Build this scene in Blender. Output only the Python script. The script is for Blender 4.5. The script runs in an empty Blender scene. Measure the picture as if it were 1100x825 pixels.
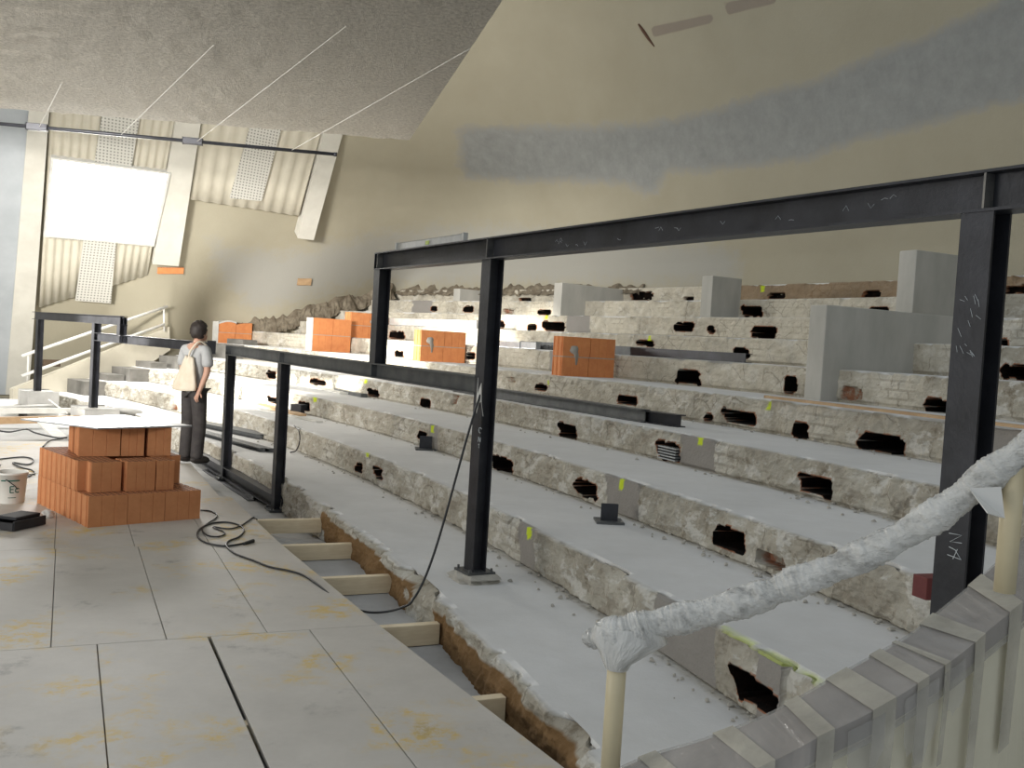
import bpy, bmesh, math, random
import numpy as np
from mathutils import Vector, Matrix, noise
random.seed(7)
C = bpy.context.scene.collection
SC = bpy.context.scene
# ------------------------------------------------------------------ camera
F, PITCH, ROLL, H = 1040.6, .040293, .060508, 1.65
CX, CY = -38.84496, -9.16604
TR = [41.2604, 42.1336, 43.0546, 44.1049, 45.221, 46.1927, 47.174, 48.1489, 49.1155, 50.0877]
TZ = [0.1, 0.3942, 0.6759, 0.9543, 1.2778, 1.6018, 1.9243, 2.2553, 2.5981, 2.9296]
_R = np.array([1, 0, 0.]); _U = np.array([0, math.sin(PITCH), math.cos(PITCH)]); FW = np.array([0, math.cos(PITCH), -math.sin(PITCH)])
RI = math.cos(ROLL) * _R + math.sin(ROLL) * _U
UP = -math.sin(ROLL) * _R + math.cos(ROLL) * _U
EYE = np.array([0, 0, H])
def proj(P):
    P = np.atleast_2d(np.asarray(P, float)) - EYE
    d = P @ FW
    return np.stack([550 + F * (P @ RI) / d, 412.5 - F * (P @ UP) / d], 1)
def ray(p):
    return FW + (p[0] - 550) / F * RI - (p[1] - 412.5) / F * UP
def onz(p, z):
    d = ray(p); return EYE + d * ((z - H) / d[2])
def onarc(p, r):
    d = ray(p); c = np.array([CX, CY]); A = d[:2] @ d[:2]; B = -2 * d[:2] @ c; K = c @ c - r * r
    return EYE + d * ((-B + math.sqrt(B * B - 4 * A * K)) / (2 * A))
def onplane(p, P0, n):
    d = ray(p); return EYE + d * (((np.asarray(P0) - EYE) @ n) / (d @ n))
def atdist(p, dist):
    d = ray(p); return EYE + d * (dist / math.hypot(d[0], d[1]))
def pol(r, th, z=0.):
    return np.array([CX + r * math.cos(th), CY + r * math.sin(th), z])
def theta(P):
    return math.atan2(P[1] - CY, P[0] - CX)
cam = bpy.data.cameras.new('camera'); co = bpy.data.objects.new('camera', cam); C.objects.link(co)
cam.sensor_width = 36; cam.lens = F * 36 / 1100; cam.clip_start = .05; cam.clip_end = 300
M = Matrix(((RI[0], UP[0], -FW[0], 0), (RI[1], UP[1], -FW[1], 0), (RI[2], UP[2], -FW[2], H), (0, 0, 0, 1)))
co.matrix_world = M; SC.camera = co

# ------------------------------------------------------------------ materials
class NT:
    def __init__(s, name):
        s.m = bpy.data.materials.new(name); s.m.use_nodes = True; s.t = s.m.node_tree; s.t.nodes.clear()
        s.out = s.n('ShaderNodeOutputMaterial'); s.b = s.n('ShaderNodeBsdfPrincipled'); s.l(s.b.outputs[0], s.out.inputs[0])
    def n(s, k, **kw):
        x = s.t.nodes.new(k)
        for a, v in kw.items(): setattr(x, a, v)
        return x
    def l(s, a, b): s.t.links.new(a, b)
    def coord(s, which='Object'):
        if not hasattr(s, '_c'): s._c = s.n('ShaderNodeTexCoord')
        return s._c.outputs[which]
    def noise(s, scale, detail=4, rough=.6, vec=None, stretch=None):
        x = s.n('ShaderNodeTexNoise'); x.inputs['Scale'].default_value = scale; x.inputs['Detail'].default_value = detail; x.inputs['Roughness'].default_value = rough
        v = vec or s.coord()
        if stretch:
            mp = s.n('ShaderNodeMapping'); mp.inputs['Scale'].default_value = stretch; s.l(v, mp.inputs[0]); v = mp.outputs[0]
        s.l(v, x.inputs['Vector']); return x.outputs[0]
    def ramp(s, fac, stops):
        r = s.n('ShaderNodeValToRGB'); e = r.color_ramp.elements
        while len(e) < len(stops): e.new(.5)
        for q, (p, c) in zip(e, stops):
            q.position = p; q.color = (*c, 1) if len(c) == 3 else c
        s.l(fac, r.inputs[0]); return r.outputs[0]
    def step(s, fac, a, b):
        r = s.n('ShaderNodeMapRange'); r.interpolation_type = 'SMOOTHSTEP'; r.inputs[1].default_value = a; r.inputs[2].default_value = b
        s.l(fac, r.inputs[0]); return r.outputs[0]
    def math(s, op, a, b=None):
        x = s.n('ShaderNodeMath', operation=op)
        for i, v in enumerate((a, b)):
            if v is None: continue
            if isinstance(v, (int, float)): x.inputs[i].default_value = v
            else: s.l(v, x.inputs[i])
        return x.outputs[0]
    def mix(s, fac, a, b):
        x = s.n('ShaderNodeMix', data_type='RGBA')
        for sock, v in ((x.inputs[0], fac), (x.inputs[6], a), (x.inputs[7], b)):
            if isinstance(v, (int, float)): sock.default_value = v
            elif isinstance(v, tuple): sock.default_value = (*v, 1)
            else: s.l(v, sock)
        return x.outputs[2]
    def bump(s, h, strength=.3, dist=.02):
        b = s.n('ShaderNodeBump')
        if isinstance(strength, (int, float)): b.inputs['Strength'].default_value = strength
        else: s.l(strength, b.inputs['Strength'])
        b.inputs['Distance'].default_value = dist
        s.l(h, b.inputs['Height']); s.l(b.outputs[0], s.b.inputs['Normal'])
    def set(s, col=None, rough=None, metal=None):
        if col is not None:
            if isinstance(col, tuple): s.b.inputs['Base Color'].default_value = (*col, 1)
            else: s.l(col, s.b.inputs['Base Color'])
        if rough is not None: s.b.inputs['Roughness'].default_value = rough
        if metal is not None: s.b.inputs['Metallic'].default_value = metal
        return s
    def attr(s, name):
        a = s.n('ShaderNodeAttribute'); a.attribute_name = name; return a
def simple(name, c1, c2=None, scale=8, rough=.7, metal=0., bump=0., bscale=None, stretch=None, lo=.35, hi=.65, bdist=.01):
    t = NT(name)
    if c2 is None: t.set(c1, rough, metal)
    else:
        t.set(t.ramp(t.noise(scale, 5, .6, stretch=stretch), [(lo, c1), (hi, c2)]), rough, metal)
    if bump: t.bump(t.noise(bscale or scale * 4, 6, .7, stretch=stretch), bump, bdist)
    return t.m

def mat_concrete():
    t = NT('broken_concrete')
    m = t.attr('masks'); sep = t.n('ShaderNodeSeparateColor'); t.l(m.outputs['Color'], sep.inputs[0])
    m2 = t.attr('marks'); sep2 = t.n('ShaderNodeSeparateColor'); t.l(m2.outputs['Color'], sep2.inputs[0])
    hole, patch, yel = sep.outputs[0], sep.outputs[1], sep.outputs[2]
    brown, riser, white = sep2.outputs[0], sep2.outputs[1], sep2.outputs[2]
    n1 = t.noise(1.3, 6, .65); n2 = t.noise(7, 6, .7); n3 = t.noise(28, 4, .7)
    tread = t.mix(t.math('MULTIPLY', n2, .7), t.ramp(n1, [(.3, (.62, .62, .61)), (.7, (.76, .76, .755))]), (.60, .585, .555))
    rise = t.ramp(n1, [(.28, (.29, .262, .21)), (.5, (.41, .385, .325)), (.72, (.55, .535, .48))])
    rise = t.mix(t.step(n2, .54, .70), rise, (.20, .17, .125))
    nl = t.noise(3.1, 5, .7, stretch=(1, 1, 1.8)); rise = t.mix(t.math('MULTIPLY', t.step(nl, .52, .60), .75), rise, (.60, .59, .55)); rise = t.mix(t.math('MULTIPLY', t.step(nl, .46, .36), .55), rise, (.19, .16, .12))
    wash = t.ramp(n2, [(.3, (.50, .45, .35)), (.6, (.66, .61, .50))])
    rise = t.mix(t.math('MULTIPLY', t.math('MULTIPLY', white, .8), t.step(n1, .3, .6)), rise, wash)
    # brick courses showing through thin render
    br = t.n('ShaderNodeTexBrick'); br.inputs['Scale'].default_value = 1.; br.inputs['Mortar Size'].default_value = .012
    br.inputs['Brick Width'].default_value = .26; br.inputs['Row Height'].default_value = .085; br.inputs['Bias'].default_value = -.2
    br.inputs['Color1'].default_value = (1, 1, 1, 1); br.inputs['Color2'].default_value = (.85, .85, .85, 1); br.inputs['Mortar'].default_value = (.45, .42, .38, 1)
    uv = t.n('ShaderNodeUVMap'); uv.uv_map = 'UVMap'; t.l(uv.outputs[0], br.inputs['Vector'])
    mb = t.n('ShaderNodeMix', data_type='RGBA', blend_type='MULTIPLY'); t.l(t.math('MULTIPLY', t.math('MULTIPLY', riser, t.step(n1, .50, .66)), .5), mb.inputs[0]); t.l(rise, mb.inputs[6]); t.l(br.outputs[0], mb.inputs[7])
    rise = mb.outputs[2]
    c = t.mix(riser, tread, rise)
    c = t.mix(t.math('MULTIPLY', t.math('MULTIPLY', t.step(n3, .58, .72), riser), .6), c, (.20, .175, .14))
    vo = t.n('ShaderNodeTexVoronoi', feature='DISTANCE_TO_EDGE'); vo.inputs['Scale'].default_value = 3.2
    wv = t.n('ShaderNodeMix', data_type='VECTOR'); wv.inputs[0].default_value = .12; nz = t.n('ShaderNodeTexNoise'); nz.inputs['Scale'].default_value = 6; nz.inputs['Detail'].default_value = 5; t.l(t.coord(), nz.inputs['Vector'])
    t.l(t.coord(), wv.inputs[4]); t.l(nz.outputs['Color'], wv.inputs[5]); t.l(wv.outputs[1], vo.inputs['Vector'])
    crack = t.math('MULTIPLY', t.math('SUBTRACT', 1., t.step(vo.outputs['Distance'], .004, .028)), t.step(t.noise(1.9, 3, .6), .48, .58))
    c = t.mix(t.math('MULTIPLY', t.math('MULTIPLY', crack, riser), .45), c, (.11, .09, .07))
    c = t.mix(patch, c, t.mix(n2, (.25, .235, .215), (.31, .29, .265)))
    c = t.mix(brown, c, t.ramp(t.noise(3, 5, .6), [(.3, (.17, .10, .045)), (.7, (.25, .155, .075))]))
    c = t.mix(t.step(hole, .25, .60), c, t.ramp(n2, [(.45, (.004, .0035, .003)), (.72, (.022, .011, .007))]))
    rim = t.math('MULTIPLY', t.step(hole, .05, .25), t.math('SUBTRACT', 1., t.step(hole, .40, .70)))
    c = t.mix(t.math('MULTIPLY', t.math('MULTIPLY', rim, .9), t.step(n2, .40, .55)), c, (.30, .125, .065))
    c = t.mix(t.math('MULTIPLY', yel, t.step(n3, .25, .45)), c, (.58, .70, .04))
    t.set(c, .95); t.b.inputs['Specular IOR Level'].default_value = .12; t.bump(t.math('ADD', n3, t.math('MULTIPLY', n2, 1.5)), t.math('ADD', .12, t.math('MULTIPLY', riser, .5)), .012)
    return t.m
MC = mat_concrete()

def mat_wall():
    t = NT('cream_plaster')
    m = t.attr('masks'); sep = t.n('ShaderNodeSeparateColor'); t.l(m.outputs['Color'], sep.inputs[0])
    n1 = t.noise(.5, 5, .6); n2 = t.noise(4, 6, .7); n3 = t.noise(30, 3, .6)
    c = t.ramp(n1, [(.3, (.33, .30, .22)), (.7, (.375, .345, .26))])
    c = t.mix(t.math('MULTIPLY', t.step(n2, .62, .75), .25), c, (.30, .27, .20))
    jag = t.math('ADD', sep.outputs[0], t.math('MULTIPLY', t.math('SUBTRACT', n2, .5), .30))
    grey = t.ramp(n2, [(.3, (.235, .24, .23)), (.5, (.27, .275, .262)), (.7, (.305, .31, .295))])
    edge = t.math('SUBTRACT', t.step(jag, .40, .47), t.step(jag, .49, .58))
    c = t.mix(t.step(jag, .44, .50), c, grey)
    c = t.mix(t.math('MULTIPLY', edge, .5), c, (.36, .33, .26))
    jag2 = t.math('ADD', sep.outputs[1], t.math('MULTIPLY', t.math('SUBTRACT', n2, .5), .5))
    c = t.mix(t.math('MULTIPLY', t.step(jag2, .35, .65), .85), c, (.335, .33, .30))
    c = t.mix(t.step(sep.outputs[2], .4, .6), c, t.mix(n2, (.235, .20, .16), (.27, .23, .185)))
    t.set(c, .9); t.bump(t.math('ADD', n2, t.math('MULTIPLY', n3, .4)), .25, .02)
    return t.m
M_WALL = mat_wall()
M_STEEL = simple('mill_scale_steel', (.020, .021, .025), (.048, .050, .060), 5, .42, .35, .15, 40, lo=.3, hi=.75)
M_STEELG = simple('grey_primed_steel', (.07, .075, .078), (.12, .125, .125), 6, .5, .3, .1, 40)
M_STIFF = simple('bare_steel', (.10, .10, .10), (.22, .21, .19), 12, .4, .5)
M_CHALK = simple('white_chalk', (.62, .66, .68), rough=.9)
M_CONC = simple('plain_concrete', (.35, .345, .33), (.47, .465, .44), 2.2, .9, 0, .3, 30)
M_CONCD = simple('dark_grey_concrete', (.13, .125, .11), (.21, .20, .18), 3, .95, 0, .4, 20)
M_CONCF = simple('pale_formed_concrete', (.40, .39, .35), (.50, .485, .44), 2.6, .9, 0, .25, 25, stretch=(1, 1, .35))
M_GROUND = simple('dusty_screed', (.40, .40, .39), (.55, .55, .545), 1.6, .95, 0, .5, 20, bdist=.02)
M_ALU = simple('aluminium', (.42, .44, .45), (.52, .53, .54), 14, .35, .6)
M_WHITE = simple('white_painted_board', (.54, .53, .49), (.66, .65, .61), 5, .6)
M_WOOD = simple('sawn_timber', (.70, .575, .385), (.82, .70, .50), 5, .8, 0, .15, 30, stretch=(1, 1, 6))
M_WOODS = simple('brown_batten', (.40, .26, .14), (.52, .36, .21), 5, .75)
M_BLACK = simple('black_rubber', (.018, .019, .021), rough=.5)
M_BPLAST = simple('black_plastic', (.018, .018, .021), (.028, .028, .032), 9, .75)
M_PVC = simple('cream_tube', (.62, .53, .34), (.68, .59, .39), 6, .45)
M_CREAM = simple('cream_paint', (.52, .485, .39), (.58, .54, .44), 2.5, .8, 0, .15, 20)
M_PCREAM = simple('cream_parapet_paint', (.66, .62, .485), (.74, .70, .56), 2.5, .7, 0, .12, 20)
M_RIB = simple('white_concrete_rib', (.54, .52, .455), (.62, .60, .53), 2, .85, 0, .15, 20)
M_GREYW = simple('grey_painted_wall', (.36, .385, .40), (.43, .455, .47), 1.2, .85, 0, .15, 12)
M_RED = simple('red_oxide_paint', (.12, .022, .022), (.16, .035, .03), 9, .7)
M_CAP = simple('brown_capping', (.22, .185, .165), (.42, .385, .36), 2.2, .4, 0, .2, 9)
M_MORTAR = simple('grey_mortar', (.36, .34, .30), (.45, .43, .38), 14, .95, 0, .6, 40)
M_RUBBLE = simple('brown_rubble_mortar', (.12, .095, .065), (.24, .205, .15), 5, .95, 0, .8, 16, bdist=.04)
def mat_chip():
    t = NT('chipboard')
    n1 = t.noise(1.6, 6, .65); n2 = t.noise(6, 6, .7); n3 = t.noise(60, 3, .7)
    g = t.n('ShaderNodeNewGeometry'); v = g.outputs['Position']
    w1 = t.noise(1.1, 5, .7, vec=v); w2 = t.noise(9, 6, .75, vec=v)
    c = t.ramp(w1, [(.3, (.47, .445, .405)), (.7, (.60, .57, .52))])
    c = t.mix(t.math('MULTIPLY', n3, .25), c, (.42, .36, .28))
    st = t.math('MULTIPLY', t.step(t.noise(1.7, 4, .6, vec=v), .50, .64), t.step(w2, .42, .62))
    c = t.mix(t.math('MULTIPLY', st, .85), c, (.62, .43, .10))
    dk = t.math('MULTIPLY', t.step(t.noise(2.3, 4, .6, vec=v), .55, .70), t.step(w2, .45, .66))
    c = t.mix(t.math('MULTIPLY', dk, .5), c, (.16, .15, .14))
    t.set(c, .62); t.bump(n3, .12, .004); return t.m
M_CHIP = mat_chip()
def mat_clay(name, a, b):
    t = NT(name)
    n2 = t.noise(9, 5, .65)
    c = t.ramp(n2, [(.3, a), (.7, b)])
    # hollow cells on the bedding faces
    g = t.n('ShaderNodeNewGeometry'); sp = t.n('ShaderNodeSeparateXYZ'); t.l(g.outputs['True Normal'], sp.inputs[0])
    br = t.n('ShaderNodeTexBrick'); br.inputs['Scale'].default_value = 1; br.inputs['Brick Width'].default_value = .06; br.inputs['Row Height'].default_value = .035; br.inputs['Mortar Size'].default_value = .008
    t.l(t.coord(), br.inputs['Vector'])
    cell = t.math('MULTIPLY', t.math('SUBTRACT', 1., br.outputs['Fac']), t.step(sp.outputs[2], .8, .95))
    c = t.mix(cell, c, (.08, .03, .012))
    t.set(c, .85); t.bump(t.noise(60, 3, .6), .12, .004); return t.m
M_CLAY = mat_clay('clay_block', (.52, .21, .085), (.62, .27, .115))
M_CLAYP = mat_clay('clay_pier_block', (.60, .21, .075), (.70, .28, .10))
def mat_panel():
    t = NT('perforated_board')
    uv = t.n('ShaderNodeUVMap'); uv.uv_map = 'UVMap'
    sp = t.n('ShaderNodeSeparateXYZ'); t.l(uv.outputs[0], sp.inputs[0])
    fx = t.math('ABSOLUTE', t.math('SUBTRACT', t.math('FRACT', t.math('MULTIPLY', sp.outputs[0], 15.)), .5))
    fy = t.math('ABSOLUTE', t.math('SUBTRACT', t.math('FRACT', t.math('MULTIPLY', sp.outputs[1], 15.)), .5))
    d = t.math('SQRT', t.math('ADD', t.math('MULTIPLY', fx, fx), t.math('MULTIPLY', fy, fy)))
    c = t.mix(t.step(d, .20, .32), (.24, .235, .21), (.58, .565, .51)); t.set(c, .8); return t.m
M_PERF = mat_panel()
def mat_slab():
    t = NT('sprayed_acoustic_plaster')
    n = t.noise(20, 6, .8); n2 = t.noise(1.0, 3, .5)
    c = t.mix(t.math('MULTIPLY', n2, .25), t.ramp(n, [(.36, (.46, .425, .36)), (.64, (.88, .83, .73))]), (.66, .62, .54))
    t.set(c, .95); t.bump(n, 1., .08); return t.m
M_SLAB = mat_slab()
def mat_wrap(name, col, alpha, rough=.25, sc=18, spiral=False):
    t = NT(name)
    if spiral:
        a = t.n('ShaderNodeAttribute'); a.attribute_name = 'wrapco'; v = a.outputs['Vector']
        n = t.noise(1, 5, .65, vec=v, stretch=(34, 10, 10)); w = t.noise(1, 3, .6, vec=v, stretch=(11, 5, 5))
        f = t.math('ADD', t.math('MULTIPLY', n, .6), t.math('MULTIPLY', w, .4))
        t.set(t.ramp(f, [(.36, tuple(x * .50 for x in col)), (.47, tuple(x * .85 for x in col)), (.60, col)]), rough)
        t.b.inputs['Alpha'].default_value = alpha; t.bump(f, 1., .03); return t.m
    n = t.noise(sc, 6, .65); w = t.noise(4, 3, .6)
    t.set(t.ramp(n, [(.35, tuple(x * .72 for x in col)), (.65, col)]), rough)
    t.b.inputs['Alpha'].default_value = alpha
    t.bump(t.math('ADD', n, w), .6, .02); return t.m
M_WRAP = mat_wrap('clear_plastic_wrap', (.88, .865, .82), .86, .2, 26, True)
M_WRAPT = mat_wrap('thin_plastic_film', (.60, .58, .54), .38, .18, 9)
M_TAPE = mat_wrap('cream_masking_tape', (.68, .64, .54), .55, .35, 7)
def emis(name, col, s):
    t = NT(name); t.b.inputs['Emission Color'].default_value = (*col, 1); t.b.inputs['Emission Strength'].default_value = s; t.set((.9, .9, .9), .5); return t.m
M_PANE = emis('bright_window_pane', (1, 1, .98), 6)

# ------------------------------------------------------------------ object helpers
def prop(o, label=None, cat=None, group=None, kind=None):
    for k, v in (('label', label), ('category', cat), ('group', group), ('kind', kind)):
        if v: o[k] = v
    return o
def empty(name, loc, label, cat, group=None, rz=0.):
    o = bpy.data.objects.new(name, None); C.objects.link(o); o.location = Vector(loc); o.rotation_euler = (0, 0, rz); o.empty_display_size = .1
    return prop(o, label, cat, group)
def link(name, me, mat=None, parent=None):
    o = bpy.data.objects.new(name, me); C.objects.link(o)
    if mat: me.materials.append(mat)
    if parent is not None:
        o.parent = parent
        o.matrix_parent_inverse = parent_inv(parent)
    return o
def world_mat(o):
    m = Matrix.LocRotScale(o.location, o.rotation_euler, o.scale)
    return m if o.parent is None else world_mat(o.parent) @ o.matrix_parent_inverse @ m
def parent_inv(p):
    return world_mat(p).inverted()
def mesh_obj(name, verts, faces, mat, parent=None, smooth=False, origin=None):
    """world-space verts; the object's origin goes to the base centre for top-level things"""
    V = [Vector(v) for v in verts]
    me = bpy.data.meshes.new(name)
    if parent is None and origin is not False:
        if origin is None:
            lo = Vector([min(v[i] for v in V) for i in range(3)]); hi = Vector([max(v[i] for v in V) for i in range(3)])
            origin = Vector(((lo.x + hi.x) / 2, (lo.y + hi.y) / 2, lo.z))
        V = [v - Vector(origin) for v in V]
    me.from_pydata([tuple(v) for v in V], [], faces); me.update()
    if smooth:
        for p in me.polygons: p.use_smooth = True
    o = link(name, me, mat, parent)
    if parent is None and origin is not False: o.location = Vector(origin)
    return o
def fixn(o):
    bm = bmesh.new(); bm.from_mesh(o.data); bmesh.ops.recalc_face_normals(bm, faces=bm.faces); bm.to_mesh(o.data); bm.free(); return o
class MB:
    def __init__(s): s.v = []; s.f = []
    def add(s, v, f):
        k = len(s.v); s.v += [tuple(map(float, x)) for x in v]; s.f += [tuple(i + k for i in q) for q in f]; return s
    def hexa(s, b, t):       # bottom quad, top quad (same winding)
        return s.add(list(b) + list(t), [(3, 2, 1, 0), (4, 5, 6, 7), (0, 1, 5, 4), (1, 2, 6, 5), (2, 3, 7, 6), (3, 0, 4, 7)])
    def box(s, c, ax, ay, az, bev=0.):   # centre, half-axis vectors
        c, ax, ay, az = (np.asarray(q, float) for q in (c, ax, ay, az))
        if bev <= 0:
            q = [c - ax - ay - az, c + ax - ay - az, c + ax + ay - az, c - ax + ay - az]
            return s.hexa(q, [p + 2 * az for p in q])
        bm = bmesh.new(); bmesh.ops.create_cube(bm, size=2)
        m = Matrix([[ax[i], ay[i], az[i], c[i]] for i in range(3)] + [[0, 0, 0, 1]]); bm.transform(m)
        bmesh.ops.bevel(bm, geom=bm.edges[:], offset=bev, segments=2, affect='EDGES', profile=.6)
        bm.verts.index_update(); v = [tuple(x.co) for x in bm.verts]; f = [tuple(x.index for x in q.verts) for q in bm.faces]; bm.free()
        return s.add(v, f)
    def prism(s, poly, o, ex, ey, ez):  # 2D polygon (ccw) extruded along ez
        o, ex, ey, ez = (np.asarray(q, float) for q in (o, ex, ey, ez)); n = len(poly)
        a = [o + ex * p[0] + ey * p[1] for p in poly]
        return s.add(a + [p + ez for p in a], [tuple(range(n))[::-1], tuple(range(n, 2 * n))] + [(i, (i + 1) % n, n + (i + 1) % n, n + i) for i in range(n)])
    def tube(s, pts, r, n=10, cap=True, up=(0, 0, 1), rfun=None):
        P = [np.asarray(p, float) for p in pts]; m = len(P); vs = []
        ref = np.asarray(up, float)
        for i, p in enumerate(P):
            d = P[min(i + 1, m - 1)] - P[max(i - 1, 0)]; d = d / (np.linalg.norm(d) + 1e-9)
            a = np.cross(d, ref)
            if np.linalg.norm(a) < 1e-3: a = np.cross(d, (1, 0, 0))
            a /= np.linalg.norm(a); b = np.cross(a, d)
            for k in range(n):
                t = 2 * math.pi * k / n; rr = r[i] if isinstance(r, (list, np.ndarray)) else r
                if rfun: rr *= rfun(i, k)
                vs.append(p + rr * (math.cos(t) * a + math.sin(t) * b))
        fs = [(i * n + k, i * n + (k + 1) % n, (i + 1) * n + (k + 1) % n, (i + 1) * n + k) for i in range(m - 1) for k in range(n)]
        if cap: fs += [tuple(range(n))[::-1], tuple(range((m - 1) * n, m * n))]
        return s.add(vs, fs)
    def build(s, name, mat, parent=None, smooth=False, origin=None):
        return fixn(mesh_obj(name, s.v, s.f, mat, parent, smooth, origin))
def spline(pts, n=8):
    P = [np.asarray(p, float) for p in pts]; P = [2 * P[0] - P[1]] + P + [2 * P[-1] - P[-2]]; out = []
    for i in range(1, len(P) - 2):
        for k in range(n):
            t = k / n
            out.append(.5 * (2 * P[i] + (P[i + 1] - P[i - 1]) * t + (2 * P[i - 1] - 5 * P[i] + 4 * P[i + 1] - P[i + 2]) * t * t + (3 * P[i] - P[i - 1] - 3 * P[i + 1] + P[i + 2]) * t ** 3))
    out.append(P[-2]); return out
def unit(v): v = np.asarray(v, float); return v / np.linalg.norm(v)
def npn(x, y, z): return noise.noise((x, y, z))

# ------------------------------------------------------------------ tiers
HOLES = {
 1: [],
 2: [(785, 722, 843, 772, .60), (381, 496, 389, 508, .2), (401, 501, 411, 514, .2), (184, 434, 190, 441, .1)],
 3: [(528, 489, 551, 509, .50), (618, 514, 642, 536, .50), (766, 563, 801, 594, .50), (811, 590, 845, 614, .10), (450, 463, 458, 472, .25), (320, 431, 333, 441, .3), (287, 426, 299, 434, .25)],
 4: [(601, 455, 620, 471, .50), (707, 474, 730, 495, .30), (857, 509, 895, 532, .50), (452, 428, 462, 438, .3), (396, 418, 407, 426, .3), (287, 398, 296, 407, .3), (331, 407, 350, 414, .3), (484, 422, 490, 436, .07)],
 5: [(775, 440, 813, 456, .50), (758, 446, 764, 451, .15), (852, 453, 868, 471, .50), (921, 465, 975, 490, .55), (662, 425, 685, 434, .3), (575, 413, 588, 419, .3), (545, 404, 553, 412, .05)],
 6: [(727, 397, 752, 412, .50), (843, 405, 856, 421, .50), (990, 427, 1026, 447, .55), (903, 414, 927, 432, .06), (424, 377, 433, 384, .3), (501, 378, 510, 386, .3)],
 7: [(787, 374, 805, 384, .3), (419, 356, 434, 364, .3), (684, 366, 702, 371, .3), (956, 384, 978, 399, .50), (1073, 392, 1110, 407, .50)],
 8: [(567, 348, 576, 355, .3), (584, 346, 607, 356, .50), (536, 345, 541, 352, .3), (725, 347, 745, 356, .50), (761, 351, 767, 358, .15), (807, 351, 834, 363, .50), (1006, 358, 1035, 370, .50), (1077, 365, 1081, 373, .3)],
 9: [(579, 333, 592, 338, .3), (540, 332, 552, 337, .08), (498, 329, 508, 335, .3), (464, 329, 469, 334, .3), (796, 329, 819, 340, .50), (933, 331, 955, 337, .3)],
 10: [(557, 320, 571, 325, .105), (676, 313, 701, 323, .105), (826, 314, 844, 321, .105), (735, 319, 745, 323, .105), (926, 312, 946, 319, .105), (1079, 306, 1105, 315, .105)],
}
PATCH = {2: [(558, 566, 575, 612), (703, 660, 768, 748), (812, 702, 838, 736)], 3: [(652, 511, 686, 556), (462, 456, 470, 470)], 4: [(731, 469, 768, 503)],
         8: [(609, 340, 634, 353)], 9: [(443, 323, 464, 335)], 6: [(590, 376, 597, 381)], 5: [(1040, 455, 1100, 475)]}
YEL = {2: [(566, 566, 571, 579), (393, 484, 396, 491), (775, 670, 905, 724)], 3: [(665, 514, 670, 526), (463, 457, 466, 465), (337, 425, 340, 432)], 4: [(749, 466, 755, 478), (392, 405, 395, 412)],
       5: [(822, 431, 828, 440), (588, 408, 590, 414)], 7: [(695, 358, 699, 366)], 8: [(586, 338, 589, 343)], 10: [(817, 306, 820, 313)]}
ORD = ['lowest', 'second', 'third', 'fourth', 'fifth', 'sixth', 'seventh', 'eighth', 'ninth', 'topmost']
TLAB = ['lowest concrete seating tier beside the chipboard floor, brown board-marked front',
        'second concrete seating tier from the bottom, yellow line on its broken nosing',
        'third concrete tier from the bottom, inverted-T steel bracket in front of its riser',
        'fourth concrete tier from the bottom, louvred hole beside a smooth grey patch',
        'fifth concrete tier from the bottom, long wooden batten lying on its edge',
        'sixth concrete tier from the bottom, rising behind the orange block piers',
        'seventh concrete tier from the bottom, dark channel beam resting in front of it',
        'eighth whitewashed concrete tier with wide dark holes, third from the top',
        'ninth concrete tier from the bottom, just under the topmost brown riser',
        'topmost concrete tier against the back wall, brown riser with small slots']
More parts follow.
